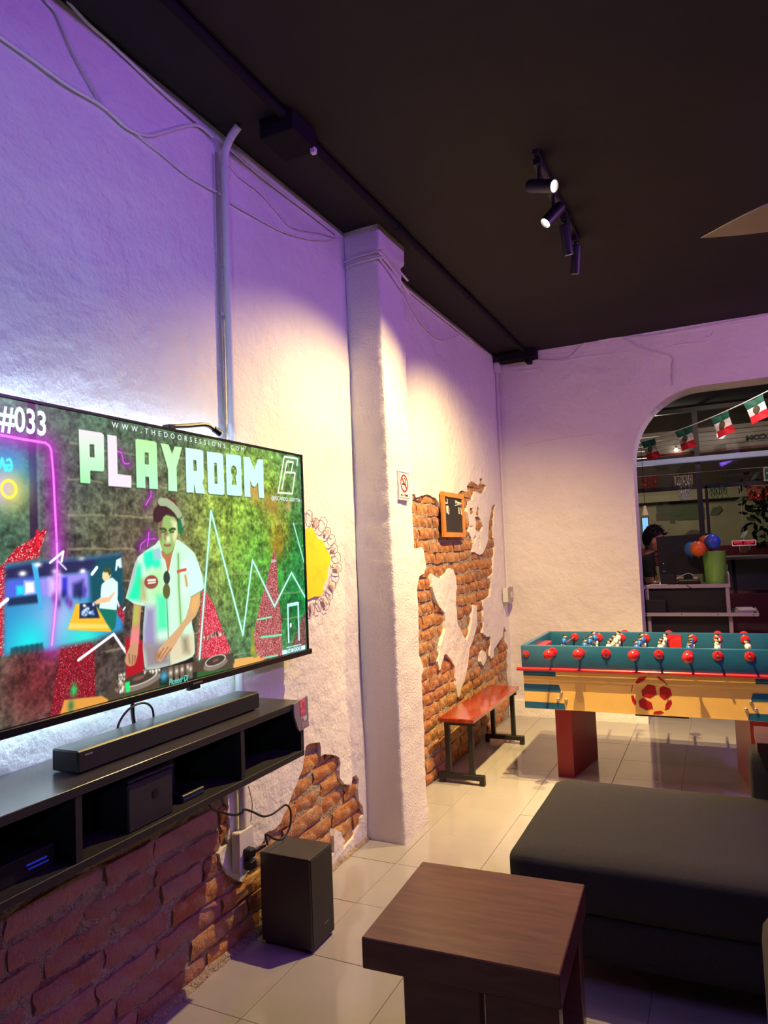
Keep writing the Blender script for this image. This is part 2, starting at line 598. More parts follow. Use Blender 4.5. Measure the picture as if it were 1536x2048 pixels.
def brick_mesh(L, Hh, seed):
    r = random.Random(seed)
    nx, nz_ = 5, 3
    mb_ = MB()
    vs_ = []
    for j in range(nz_ + 1):
        for i in range(nx + 1):
            u = i / nx - .5
            w = j / nz_ - .5
            edge = (i in (0, nx)) or (j in (0, nz_))
            x = r.uniform(-.0035, .0035) - (0.006 if edge else 0) - (0.005 if (i in (0, nx) and j in (0, nz_)) else 0)
            vs_.append((x, u * L + r.uniform(-.007, .007), w * Hh + r.uniform(-.005, .005)))
    fs = [(j * (nx + 1) + i, j * (nx + 1) + i + 1, (j + 1) * (nx + 1) + i + 1, (j + 1) * (nx + 1) + i) for j in range(nz_) for i in range(nx)]
    ring = [i for i in range(nx + 1)] + [(j + 1) * (nx + 1) - 1 for j in range(1, nz_ + 1)] + [nz_ * (nx + 1) + i for i in range(nx - 1, -1, -1)] + [j * (nx + 1) for j in range(nz_ - 1, 0, -1)]
    n = len(vs_)
    vs_ += [(-0.05, vs_[k][1], vs_[k][2]) for k in ring]
    m_ = len(ring)
    fs += [(ring[(k + 1) % m_], ring[k], n + k, n + (k + 1) % m_) for k in range(m_)]
    mb_.add(vs_, fs)
    me = bpy.data.meshes.new('brick')
    me.from_pydata(mb_.v, [], mb_.f)
    me.polygons.foreach_set('use_smooth', [True] * len(me.polygons))
    try:
        me.set_sharp_from_angle(angle=math.radians(50))
    except Exception:
        pass
    return me


BR_L = [0.15, 0.21, 0.25, 0.29, 0.34]
BM = {}
for li, L in enumerate(BR_L):
    for k in range(3):
        for mi, mt in enumerate((M_BRICK, M_BRICKP)):
            me = brick_mesh(L - 0.018, 0.066, li * 10 + k)
            me.materials.append(mt)
            BM[(li, k, mi)] = me
n_brick = 0
for row in range(0, 25):
    z = 0.040 + row * 0.0835
    y = 0.72 + (row % 2) * 0.12 + random.uniform(-.03, .03)
    while y < 6.25:
        li = random.choice([1, 2, 3, 3, 4, 4]) if y < 3.3 else random.choice([0, 1, 1, 2, 2, 3])
        L = BR_L[li]
        c = y + L / 2
        open_ = False
        for dy in (-.42, -.2, 0, .2, .42):
            for dz in (-.025, 0, .025):
                if not solid_left((c + dy * L, z + dz)):
                    open_ = True
        hidden = 3.37 < c < 3.64 or (c < 1.0 and z > 0.62)
        if open_ and not hidden and c + L / 2 < 6.25 and random.random() > 0.02:
            o = bpy.data.objects.new('brick', BM[(li, random.randrange(3), 1 if c < 2.05 else 0)])
            COL.objects.link(o)
            o.parent = wall_left
            o.location = (-0.009 + random.uniform(-.006, .004), c, z + random.uniform(-.007, .007) + .01 * math.sin(c * 2.3))
            o.rotation_euler = (random.uniform(-.03, .03), random.uniform(-.04, .04), random.uniform(-.02, .02))
            n_brick += 1
        y += L
print('bricks', n_brick)

# faded painted burst of broken plaster on the wall beside the television (drawing only, its middle plain yellow)
M_BURST = mat('yellow_wall_paint', H('#f8de2a'), 0.7, var=(9, H('#f4c020'), 0.5, 0.75))
M_SHARD = mat('painted_shard_outline', H('#8d6a6e'), 0.8)
M_SHARDF = mat('painted_shard_fill', H('#d8b2ad'), 0.8)
cy, cz = (2.81, 1.465)
blob = []
for i in range(40):
    a = 2 * math.pi * i / 40
    rr = 0.165 * (1 + 0.06 * math.sin(5 * a + .6) + 0.05 * math.sin(11 * a))
    blob.append((cy + 1.3 * rr * math.cos(a), cz + rr * math.sin(a)))
MB().prism(blob, 0.006, 0.0125, 'x').build('painted_yellow_patch', M_BURST, wall_left)
for i in range(14):
    a = -1.45 + 2.9 * i / 13
    r0 = 0.18 + random.uniform(0, .01)
    r1 = r0 + random.uniform(.05, .085)
    w = random.uniform(.045, .065)
    q = []
    for (rr, da) in ((r0, -w), (r0 + .02, -w * 2.1), (r1 * .97, -w * 1.5), (r1, 0.1 * w), (r1 * .95, w * 1.6), (r0 + .015, w * 1.9), (r0, w)):
        q.append((0.0132, cy + 1.3 * rr * math.cos(a + da * 1.0), cz + rr * math.sin(a + da)))
    MB().tube(q + [q[0]], 0.0016, 4).build('painted_shard', M_SHARD, wall_left)
    if i % 2 == 0:
        mid = (r0 + r1) / 2
        MB().prism([(cy + 1.3 * rr * math.cos(a + da), cz + rr * math.sin(a + da)) for rr, da in ((mid - .02, -.03), (mid + .02, -.035), (mid + .022, .01), (mid - .012, .02))], 0.006, 0.0128, 'x').build('painted_shard', M_SHARDF, wall_left)

# rough kerb along the foot of the brick
kb = MB()
vv = []
N = 90
for i in range(N + 1):
    y = 0.6 + i * (3.34 - 0.6) / N
    a = noise.noise(Vector((y * 9, 0, 0))) * .012
    b = noise.noise(Vector((y * 13, 5, 0))) * .012
    vv += [(-.02, y, 0.022 + b), (0.002 + a * .5, y, 0.018 + b), (0.012 + a, y, 0.008 + b * .4), (0.015 + a, y, 0.0)]
kb.add(vv, [(i * 4 + k, i * 4 + k + 1, (i + 1) * 4 + k + 1, (i + 1) * 4 + k) for i in range(N) for k in range(3)])
struct(kb.build('baseboard_left', M_MORTAR))

# ------------------------------------------------------------------ pillar standing against the left wall
PY0, PY1, PXW = 3.345, 3.668, 0.206
pb = MB()
rows = 200
prof = []
for k in range(7):
    prof.append((k / 6 * (PXW - .012), PY0))
prof += [(PXW - .003, PY0 + .003), (PXW, PY0 + .012)]
for k in range(1, 8):
    prof.append((PXW, PY0 + .012 + k / 8 * (PY1 - PY0 - .024)))
prof += [(PXW, PY1 - .012), (PXW - .003, PY1 - .003), (PXW - .012, PY1)]
for k in range(5, -1, -1):
    prof.append((k / 6 * (PXW - .012), PY1))
npf = len(prof)
vv = []
for j in range(rows + 1):
    z = CEIL * j / rows
    fl = 0.012 * max(0, (0.5 - z)) / 0.5 + (0.016 if z > 3.17 else 0)
    for (x, y) in prof:
        nx_ = noise.noise(Vector((x * 5, y * 5, z * 2.1))) * .011 + noise.noise(Vector((x * 9, y * 9, z * 9))) * .0035 + noise.noise(Vector((x * 40, y * 40, z * 40))) * .0028
        sx = (x / PXW)
        cyv = (y - (PY0 + PY1) / 2) / ((PY1 - PY0) / 2)
        vv.append((x + sx * (fl + nx_) + .02 * math.sin(z * 1.1 + .4) * 0.25 * sx, y + cyv * (nx_ + fl * .6), z))
pb.add(vv, [(j * npf + i, j * npf + i + 1, (j + 1) * npf + i + 1, (j + 1) * npf + i) for j in range(rows) for i in range(npf - 1)])
struct(pb.build('wall_pillar', M_STUCCO, smooth='all'))

# ------------------------------------------------------------------ back wall with the rounded opening
AX0, AX1, AZ = 1.155, 3.55, 2.775
TW = 0.28
arch = [(AX0, -0.02), (AX0 - .005, 0.8)]
for i in range(15):
    a = math.pi - i / 14 * math.pi / 2
    arch.append((AX0 + .56 + .56 * math.cos(a), AZ - .62 + .62 * math.sin(a) ** 0.95))
for i in range(15):
    a = math.pi / 2 - i / 14 * math.pi / 2
    arch.append((AX1 - .56 + .56 * math.cos(a), AZ - .62 + .62 * math.sin(a) ** .95))
arch += [(AX1, 0.8), (AX1, -0.02)]
ring = [(-0.1, 0.0)] + [(a, max(b, 0.0)) for a, b in arch] + [(6.6, 0.0), (6.6, CEIL), (-0.1, CEIL)]
pts = [Vector(p) for p in ring]
edges = [(i, (i + 1) % len(ring)) for i in range(len(ring))]
inner = [(a, b) for a, b in ring]
for i in range(1, 84):
    for j in range(1, 44):
        p = (-0.1 + i * .08 + random.uniform(-.02, .02), j * .075 + random.uniform(-.02, .02))
        if in_poly(p, inner):
            pts.append(Vector(p))
res = geometry.delaunay_2d_cdt(pts, edges, [], 1, 1e-6)
v2, f2 = res[0], res[2]
f2 = [tuple(f) for f in f2 if in_poly((sum(v2[i].x for i in f) / len(f), sum(v2[i].y for i in f) / len(f)), inner)]
bw = MB()
def back_y(x, z):
    return YB + noise.noise(Vector((x * 1.6, z * 1.6, 9.1))) * .009 + noise.noise(Vector((x * 5, z * 7, 2.1))) * .004
vv = [(q.x, back_y(q.x, q.y), q.y) for q in v2]
n = len(vv)
vv += [(q.x, YB + TW, q.y) for q in v2]
cnt = {}
for f in f2:
    for i in range(len(f)):
        cnt[(f[i], f[(i + 1) % len(f)])] = 1
ff = list(f2) + [tuple(i + n for i in reversed(f)) for f in f2]
for (a, b) in cnt:
    if (b, a) not in cnt:
        ff.append((b, a, a + n, b + n))
bw.add(vv, ff)
wall_back = struct(bw.build('wall_back', M_PLASTER))
kb = MB()
vv = []
N = 50
for i in range(N + 1):
    x = 0.0 + i * (AX0 + .0) / N
    a = noise.noise(Vector((x * 9, 0, 3))) * .008
    vv += [(x, YB + .01, 0.14 + a), (x, YB - .03 + a, 0.128 + a), (x, YB - .05 + a, 0.02), (x, YB - .052 + a, 0)]
kb.add(vv, [(i * 4 + k, i * 4 + k + 1, (i + 1) * 4 + k + 1, (i + 1) * 4 + k) for i in range(N) for k in range(3)])
struct(kb.build('baseboard_back', M_PLASTER))

# old ridges left in the plaster of the back wall
for q in ([(0.1395,2.393),(0.2407,2.432),(0.3197,2.443),(0.5508,2.457),(0.7006,2.46),(0.8656,2.466),(0.9914,2.471)], [(0.3978,3.159),(0.59,3.158),(0.7775,3.163),(0.9955,3.154),(1.207,3.15)], [(1.395,3.131),(1.579,3.146),(1.758,3.134),(1.855,3.156)], [(0.1397,3.149),(0.2778,3.118),(0.4153,3.123)], [(1.845,3.253),(1.824,3.176),(1.727,3.166)]):
    P = [(a, back_y(a, b) + .0045 + .003 * noise.noise(Vector((a * 20, b * 20, 0))), b) for a, b in smooth2(q)]
    MB().tube(P, [.010 * (.55 + .45 * math.sin(math.pi * i / (len(P) - 1))) for i in range(len(P))], 7).build('plaster_ridge', M_PLASTER, wall_back, smooth='all')

# rest of the room shell
M_DARKW = mat('dark_teal_wall_paint', (0.03, 0.045, 0.05), .7, bumps=[(20, 5, .3, .02)])
struct(MB().box(6.6, -3.2, 0, 6.75, YB + TW, CEIL).build('wall_right', M_DARKW))
struct(MB().box(-0.1, -3.2, 0, 6.75, -3.05, CEIL).build('wall_front', M_DARKW))
cb = MB()
nx_, ny_ = 40, 58
g = [(-0.15 + i * 6.9 / nx_, -3.2 + j * (YB + .3 + 3.2) / ny_, CEIL + .0 + noise.noise(Vector((i * .35, j * .35, 5))) * .008) for j in range(ny_ + 1) for i in range(nx_ + 1)]
cb.add(g, [(j * (nx_ + 1) + i, (j + 1) * (nx_ + 1) + i, (j + 1) * (nx_ + 1) + i + 1, j * (nx_ + 1) + i + 1) for j in range(ny_) for i in range(nx_)])
cb.box(-0.15, -3.2, CEIL + .03, 6.75, YB + TW, CEIL + .12)
struct(cb.build('ceiling', M_CEIL, fixn=False))

# ------------------------------------------------------------------ floor: grout bed and separate tiles
floor = struct(MB().box(-0.2, -3.2, -0.06, 6.75, 9.0, -0.004).build('floor', M_GROUT))
TS = 0.405
TGX, TGY = 0.258, 0.295
def tile_mesh(w, d):
    t = MB().box(-w / 2, -d / 2, -0.012, w / 2, d / 2, 0.0, bev=0.001)
    me = bpy.data.meshes.new('tile')
    me.from_pydata(t.v, [], t.f)
    me.materials.append(M_TILE)
    return me
TM = tile_mesh(TS - .002, TS - .002)
for i in range(-1, 10):
    for j in range(-4, 21):
        x0, y0 = TGX + i * TS, TGY + j * TS
        if x0 > 3.8 or y0 < -1.2 or y0 > 8.6:
            continue
        if x0 < 0.0:
            me = tile_mesh(x0 + TS - .003, TS - .003)
            cx_ = (x0 + TS) / 2
        else:
            me = TM
            cx_ = x0 + TS / 2
        o = bpy.data.objects.new('tile', me)
        COL.objects.link(o)
        o.parent = floor
        o.location = (cx_, y0 + TS / 2, random.uniform(-.0008, .0004))
        o.rotation_euler = (random.uniform(-.0012, .0012), random.uniform(-.0012, .0012), 0)


# ------------------------------------------------------------------ television
TVX = 0.10
TY0, TY1, TZ0, TZ1 = 1.100, 2.658, 1.0725, 1.9585
tv = thing('television', (0.05, (TY0 + TY1) / 2, TZ0), 'large flat television hung on the plaster wall, showing a disc jockey under the word PLAYROOM', 'television')
M_BEZEL = mat('black_bezel', (0.008, 0.008, 0.010), 0.3)
MB().box(0.060, TY0 + .002, TZ0 + .010, 0.0985, TY1 - .002, TZ1 - .002, bev=.003).build('housing', M_BLACKPL, tv)
MB().box(0.012, 1.62, 1.34, 0.060, 2.14, 1.70).build('wall_mount', M_BLACKMET, tv)
fr = MB()
for (a, b, c, d) in ((TY0, TZ1 - .0075, TY1, TZ1), (TY0, TZ0 + .003, TY0 + .008, TZ1), (TY1 - .008, TZ0 + .003, TY1, TZ1)):
    fr.box(0.088, a, b, 0.106, c, d)
fr.build('bezel', M_BEZEL, tv)
MB().box(0.078, TY0, TZ0, 0.114, TY1 + .012, TZ0 + .0225, bev=.002).build('bottom_bar', M_BEZEL, tv)
MB().box(0.1135, 1.89, TZ0 + .008, 0.1146, 1.94, TZ0 + .0125).build('brand_mark', mat('grey_mark', (.2, .2, .2), .4), tv)
MB().box(0.094, 1.88, TZ0 - .012, 0.108, 1.935, TZ0).build('sensor_window', M_BEZEL, tv)
# light strip behind the set, washing the wall
M_STRIP = mat('cool_led_strip', (0.8, 0.9, 1), 0.5, emit=(0.62, 0.86, 1.0), es=45.0)
for (a, b, c, d) in ((TY0 + .05, TZ1 - .075, TY1 - .35, TZ1 - .06), (TY0 + .05, TZ0 + .06, TY1 - .35, TZ0 + .075), (TY0 + .045, TZ0 + .075, TY0 + .06, TZ1 - .075)):
    MB().box(0.052, a, b, 0.0605, c, d).build('light_strip', M_STRIP, tv)

# --- the picture on the screen, painted per vertex on a fine grid
W_, H_ = 720, 400
SX, SY = np.meshgrid((np.arange(W_) + .5) / W_, (np.arange(H_) + .5) / H_)   # s to the right, t up
ASP = 1.542 / 0.856
IM = np.zeros((H_, W_, 3))
PXS = 1.0 / H_


def vnoise(fx, fy, seed, octs=4):
    r = np.random.default_rng(seed)
    out = np.zeros((H_, W_))
    amp = 1.0
    tot = 0
    for o in range(octs):
        gx, gy = int(fx * 2 ** o) + 2, int(fy * 2 ** o) + 2
        g_ = r.random((gy + 1, gx + 1))
        x = SX * (gx - 1)
        y = SY * (gy - 1)
        xi, yi = x.astype(int), y.astype(int)
        u, v = x - xi, y - yi
        u = u * u * (3 - 2 * u)
        v = v * v * (3 - 2 * v)
        out += amp * ((g_[yi, xi] * (1 - u) + g_[yi, xi + 1] * u) * (1 - v) + (g_[yi + 1, xi] * (1 - u) + g_[yi + 1, xi + 1] * u) * v)
        tot += amp
        amp *= .55
    return out / tot


FULL = (slice(0, H_), slice(0, W_))


def win_of(P, pad):
    x0, x1 = min(p[0] for p in P) - pad / ASP, max(p[0] for p in P) + pad / ASP
    y0, y1 = min(p[1] for p in P) - pad, max(p[1] for p in P) + pad
    return (slice(max(0, int(y0 * H_)), max(0, min(H_, int(y1 * H_) + 2))), slice(max(0, int(x0 * W_)), max(0, min(W_, int(x1 * W_) + 2))))


def seg_dist(P, closed=True, sl=FULL):
    X_, Y_ = SX[sl] * ASP, SY[sl]
    d = np.full(X_.shape, 9.0)
    n_ = len(P)
    for i in range(n_ if closed else n_ - 1):
        ax, ay = P[i][0] * ASP, P[i][1]
        bx, by = P[(i + 1) % n_][0] * ASP, P[(i + 1) % n_][1]
        px_, py_ = X_ - ax, Y_ - ay
        ex, ey = bx - ax, by - ay
        L2 = ex * ex + ey * ey + 1e-12
        t_ = np.clip((px_ * ex + py_ * ey) / L2, 0, 1)
        d = np.minimum(d, np.hypot(px_ - t_ * ex, py_ - t_ * ey))
    return d


def inside(P, sl=FULL):
    X_, Y_ = SX[sl], SY[sl]
    c = np.zeros(X_.shape, bool)
    j = len(P) - 1
    for i in range(len(P)):
        xi, yi = P[i]
        xj, yj = P[j]
        if abs(yj - yi) > 1e-9:
            c ^= ((yi > Y_) != (yj > Y_)) & (X_ < (xj - xi) * (Y_ - yi) / (yj - yi) + xi)
        j = i
    return c


def col3(c):
    return np.array([int(c[i:i + 2], 16) / 255 for i in (1, 3, 5)])


def put(a, c, sl=FULL):
    c = c if isinstance(c, np.ndarray) else col3(c)
    IM[sl] = IM[sl] * (1 - a[..., None]) + c * a[..., None]


def poly(P, c, feather=1.0, alpha=1.0):
    sl = win_of(P, PXS * (feather + 1))
    sd = np.where(inside(P, sl), 1, -1) * seg_dist(P, True, sl)
    put(np.clip(sd / (PXS * feather) + .5, 0, 1) * alpha, c, sl)


def line(P, w, c, glow=0, gc=None, closed=False, alpha=1.0):
    sl = win_of(P, w + 4 * glow + PXS * 2)
    d = seg_dist(P, closed, sl)
    if glow:
        put(np.exp(-(d / glow) ** 1.3) * .75, gc or c, sl)
    put(np.clip((w - d) / PXS + .5, 0, 1) * alpha, c, sl)


def blob(p, r, c, a=1.0, ax=1.0):
    sl = win_of([p], 3 * r * max(ax, 1))
    d = np.hypot((SX[sl] - p[0]) * ASP / ax, SY[sl] - p[1]) / r
    put(np.exp(-d * d) * a, c, sl)


def glitter(P, c0, seed, dens=.35, white=.5):
    r = np.random.default_rng(seed)
    a = np.clip(np.where(inside(P), 1, -1) * seg_dist(P) / PXS + .5, 0, 1)
    k = r.random((H_, W_))
    base = col3(c0)[None, None] * (.55 + .9 * r.random((H_, W_))[..., None])
    w_ = (k < dens * .5)[..., None] * (r.random((H_, W_)) * white)[..., None]
    put(a, np.clip(base + w_ * np.array([.9, 1.0, .95]), 0, 1))


# wall behind the performer: dark teal at left, umber middle, olive and green at right
put(np.ones((H_, W_)), '#34564c')
blob((.40, .45), .55, '#57453c', 1.0, 1.0)
blob((.40, .12), .35, '#33262c', .9)
blob((.66, .62), .32, '#87883e', .95, .9)
blob((.80, .75), .32, '#86953a', .95)
blob((.82, .40), .30, '#4c7c30', .9)
blob((.96, .55), .16, '#1e5a2c', .9)
blob((.97, .25), .22, '#0f5a30', .95)
blob((.88, .60), .10, '#8a6a20', .8)
blob((.13, .12), .2, '#5a1a22', .9)
blob((.20, .80), .10, '#3d3540', .6)
tex = vnoise(60, 34, 3, 4) - .5
tex2 = vnoise(14, 8, 5, 4) - .5
tex3 = vnoise(170, 95, 9, 2) - .5
IM = np.clip(IM * (1 + .9 * tex[..., None] + .35 * tex2[..., None] + .7 * tex3[..., None]) * np.array([1.12, 1.22, 1.08]), 0, 1)
wob = (vnoise(10, 6, 8, 3) - .5) * .03
for k in range(9):                                   # block courses
    yy = .06 + k * .118
    m_ = np.exp(-((SY - yy - wob) / .004) ** 2) * (SX > .19)
    put(m_ * .45 * (vnoise(30, 16, 11 + k, 2) > .45), '#b9b183')
    for q in range(7):
        xx = .24 + q * .125 + (k % 2) * .06
        mm = np.exp(-((SX - xx - wob * .4) / .0022) ** 2) * (SY > yy) * (SY < yy + .118)
        put(mm * .25, '#20240f')
# left: door frame, glass, neon tube
poly([(0.1092,1.006),(0.1252,1.007),(0.1276,0.5066),(0.1118,0.5151)], '#2a1a33', 2, .85)
poly([(0.1252,1.007),(0.1303,1.007),(0.1333,0.5941),(0.1283,0.5971)], '#5f7d78', 2, .6)
blob([(0.06968,0.7841)][0], .085, '#2f93d8', .95)
blob([(0.07487,0.7155)][0], .060, '#d8cf52', .95)
blob([(0.05473,0.7207)][0], .050, '#c7a8e0', .8)
line([(0.06946,0.8064),(0.07383,0.8109),(0.077,0.803),(0.0778,0.7898),(0.07657,0.7787),(0.07218,0.7756),(0.06817,0.7821),(0.06821,0.7906),(0.073,0.7914)], .0042, '#49f0ff')
line([(0.05502,0.7799),(0.06014,0.8102),(0.0664,0.7746)], .0042, '#49f0ff')
line([(0.05649,0.7909),(0.06361,0.7897)], .0036, '#49f0ff')
ring_ = [(lambda c_, a_: (c_[0] + .0135 * math.cos(a_), c_[1] + .026 * math.sin(a_)))([(0.0721,0.7183)][0], 2 * math.pi * i / 24) for i in range(24)]
line(ring_, .0045, '#fff04a', closed=True)
line([(0.04708,0.8829),(0.05553,0.8819),(0.09948,0.8787),(0.1449,0.8775),(0.153,0.8695),(0.1565,0.8574),(0.1605,0.781),(0.1635,0.6531),(0.166,0.5509),(0.1667,0.5)] + [(0.1635,0.3675),(0.1529,0.2254)], .0040, '#ff7af4', .035, '#b21fb4')
# red glitter at left
glitter([(0.01832,0.3877),(0.05353,0.4797),(0.08603,0.5391),(0.1121,0.5621),(0.1415,0.6007),(0.1445,0.5911),(0.1276,0.5066),(0.09047,0.4928),(0.06627,0.4925),(0.06118,0.218),(0.01761,0.201)], '#b01c26', 21, .3, .8)
poly([(0.1234,0.5946),(0.1292,0.5922),(0.1299,0.5438),(0.1233,0.5364)], '#d61a32', 1.5)
glitter([(0.1728,0.2206),(0.2353,0.2425),(0.2464,0.1858),(0.2468,0.01686),(0.1661,-0.06434),(0.1459,-0.008542)], '#7a1420', 22, .2, .4)
# inset picture of the bar
INQ = [(0.06261,0.4897),(0.1097,0.4964),(0.2038,0.5019),(0.3187,0.5151),(0.3231,0.3633),(0.3175,0.2353),(0.2467,0.2162),(0.158,0.2114),(0.05758,0.216)]
a_in = np.clip(np.where(inside(INQ), 1, -1) * seg_dist(INQ) / (PXS * 9) + .4, 0, 1)
inset_back = IM.copy()
put(np.ones((H_, W_)), '#2f7fb8')
blob([(0.1693,0.302)][0], .10, '#a7aede', .9)
blob([(0.108,0.2363)][0], .08, '#19d8d8', .9)
blob([(0.2237,0.2333)][0], .08, '#2adcc6', .9)
poly([(0.05809,0.4777),(0.1206,0.4922),(0.2616,0.4997),(0.3347,0.5059),(0.3339,0.4504),(0.2349,0.4517),(0.1287,0.441),(0.06248,0.4392)], '#26264f', 8)
poly([(0.1287,0.441),(0.1798,0.4475),(0.2369,0.4516),(0.238,0.3707),(0.1334,0.3843)], '#8f84dc', 6)
poly([(0.1493,0.4364),(0.1761,0.4395),(0.1757,0.3898),(0.1507,0.3875)], '#e3cdee', 10)
poly([(0.1761,0.4395),(0.1871,0.4386),(0.1865,0.3774),(0.1756,0.3788)], '#2b2fc0', 5)
poly([(0.1999,0.415),(0.2229,0.4269),(0.2243,0.3725),(0.2014,0.3727)], '#2a2a6a', 8)
poly([(0.2369,0.4516),(0.2616,0.4997),(0.3347,0.5059),(0.3319,0.3035),(0.2394,0.3187)], '#0f4a58', 10)
poly([(0.06248,0.4392),(0.1169,0.4447),(0.1199,0.3914),(0.0622,0.3859)], '#4a5fd0', 8)
poly([(0.1004,0.433),(0.1185,0.4313),(0.1199,0.3966),(0.1001,0.3938)], '#f0f2fa', 6)
poly([(0.08424,0.4217),(0.09868,0.4201),(0.09851,0.394),(0.08487,0.3932)], '#22d0e8', 4)
poly([(0.06681,0.3853),(0.1266,0.3905),(0.1282,0.3796),(0.1281,0.3637),(0.06823,0.3622)], '#1c2c4a', 4)
for k in range(6):
    x_ = 150 + k * 58
    x_s = [(0.05296,0.3646),(0.2239,0.3383)]
    sx_ = x_s[0][0] + (x_s[1][0] - x_s[0][0]) * x_ / 1000
    poly([(sx_ - .006, .235), (sx_ + .006, .238), (sx_ + .009, .15 + .012 * k), (sx_ - .009, .148 + .012 * k)], '#173a48', 3, .8)
for k in range(8):
    p_ = [(0.1594,0.3755),(0.1682,0.3579),(0.1792,0.3839),(0.1864,0.3635),(0.1937,0.3514),(0.2053,0.3862),(0.2147,0.3794),(0.2264,0.3894)][k]
    blob(p_, .016, ['#7a2a8a', '#22305a', '#17244a', '#4a3aa0'][k % 4], .9, .6)
poly([(0.1139,0.4913),(0.1257,0.4933),(0.1348,0.3413),(0.1288,0.3383)], '#3fa3da', 2)
for p_ in [(0.1265,0.4844),(0.2198,0.502),(0.2223,0.4567),(0.1628,0.4604),(0.1672,0.4494),(0.09649,0.4582)]:
    blob(p_, .008, '#ffffff', 1.0, 1.6)
poly([(0.2058,0.3482),(0.2477,0.3463),(0.2917,0.2373),(0.1864,0.2666)], '#e0ad2c', 1.5)
poly([(0.1921,0.2876),(0.2784,0.2666),(0.2835,0.2523),(0.1883,0.2704)], '#f4c860', 2)
poly([(0.2144,0.3483),(0.2497,0.3489),(0.2602,0.292),(0.2129,0.2991)], '#1d2848', 2)
for k in range(26):
    p_ = [(0.2163,0.3452),(0.2472,0.3059)]
    r_ = random.Random(k)
    blob((p_[0][0] + (p_[1][0] - p_[0][0]) * r_.random(), p_[0][1] + (p_[1][1] - p_[0][1]) * r_.random()), .0045, ['#9fd0ff', '#ffffff', '#5a8fd0'][k % 3], .9)
poly([(0.2575,0.3245),(0.3035,0.3171),(0.2983,0.2523),(0.2897,0.2392),(0.2754,0.2745)], '#0c6a58', 2)
poly([(0.2667,0.4081),(0.2793,0.4216),(0.2921,0.4294),(0.3069,0.41),(0.3063,0.3679),(0.3023,0.3128),(0.2596,0.3256),(0.2631,0.3616),(0.2644,0.3907)], '#cdf2ea', 1.5)
poly([(0.2999,0.3747),(0.2846,0.3439),(0.2516,0.3399),(0.2477,0.3492),(0.262,0.3617),(0.2828,0.3619),(0.2957,0.3767)], '#e0b48c', 1.5)
poly([(0.2681,0.4433),(0.2756,0.4635),(0.2882,0.4612),(0.29,0.4356),(0.2835,0.4213),(0.274,0.4162),(0.268,0.4286)], '#d9c89a', 1.5)
poly([(0.2703,0.455),(0.2757,0.4664),(0.2872,0.4657),(0.2912,0.4445),(0.2858,0.4345),(0.2817,0.4482),(0.2734,0.4488)], '#3a4a2a', 1.5)
poly([(0.3036,0.4904),(0.3168,0.4989),(0.3187,0.4729),(0.3212,0.4636),(0.3119,0.4611),(0.3077,0.472),(0.3042,0.4525),(0.3005,0.4528)], '#d8f0f4', 1.5)
line([(0.2438,0.4452),(0.2551,0.4663)], .006, '#e8f0ff')
inset = IM
IM = inset_back * (1 - a_in[..., None]) + inset * a_in[..., None]
line([(0.166,0.5509),(0.1667,0.5)] + [(0.1635,0.3675),(0.1529,0.2254)], .0028, '#ff9af8', .015, '#b85ad0')
# white tubes on the left half
line([(0.1515,0.4893),(0.1796,0.524),(0.1757,0.4922)], .0042, '#f2eefc')
line([(0.1693,0.4925),(0.1855,0.4652)], .003, '#cfc6e8')
line([(0.05296,0.3651),(0.0675,0.3824)], .006, '#ecebf4')
line([(0.2097,0.1621),(0.2938,0.2294)] + [(0.3657,0.06045)], .0052, '#e9e4ee')
line([(0.3039,0.3471),(0.3141,0.3019),(0.3243,0.3184)], .003, '#e9e4ee')
glitter([(0.3011,0.3025),(0.3123,0.3308),(0.3228,0.2928),(0.3213,0.2598),(0.3138,0.2763)], '#8a2530', 25, .2, .3)
# magenta squiggles
for q in ([(0.3125,0.884),(0.3214,0.8827),(0.3256,0.8649),(0.3265,0.8494),(0.332,0.8426),(0.3423,0.8454)], [(0.4025,0.7507),(0.4021,0.7295),(0.3946,0.7141),(0.387,0.6957)], [(0.3681,0.5269),(0.3704,0.5456),(0.3868,0.5644),(0.4116,0.5672)], [(0.3933,0.5916),(0.3918,0.5617),(0.3884,0.5373)]):
    line(q, .0022, '#e05af0', .018, '#7a2a86')
# orange reflection at the right
blob([(0.7752,0.7857)][0], .05, '#c88a4a', .75, 1.2)
blob([(0.8484,0.7327)][0], .06, '#b5803c', .7, 1.3)
blob([(0.9264,0.734)][0], .025, '#d59a6a', .8)
blob([(0.8657,0.5254)][0], .05, '#a0701c', .7)
# right half: glitter peaks and zigzag
glitter([(0.5558,0.3543),(0.5692,0.3462),(0.5958,0.2902),(0.6168,0.2104),(0.6551,0.08465),(0.6485,0.06274),(0.5497,0.073),(0.5314,0.08432)], '#b52a3a', 31, .5, .55)
glitter([(0.8557,0.526),(0.8611,0.463),(0.8638,0.3716),(0.8682,0.2725),(0.8753,0.1424),(0.8761,-0.00516),(0.7776,-0.0074),(0.7581,0.02299),(0.7476,0.1216),(0.763,0.1935),(0.786,0.2838),(0.809,0.3544),(0.8374,0.4679)], '#8a3a3c', 32, .6, .55)
poly([(0.8374,0.466),(0.8612,0.4649),(0.861,0.4573),(0.8363,0.4529)], '#c8e0d4', 2, .7)
line([(0.7663,0.1928),(0.8291,0.1942)], .004, '#79dcae')
line([(0.7809,0.1088),(0.8739,0.0992)], .005, '#67d9a2')
line([(0.7884,0.0112),(0.8524,0.006822)], .004, '#67d9a2')
glitter([(0.9941,0.1909),(1,0.01738),(0.9216,0.03274),(0.9607,0.1254)], '#5e3230', 33, .6, .4)
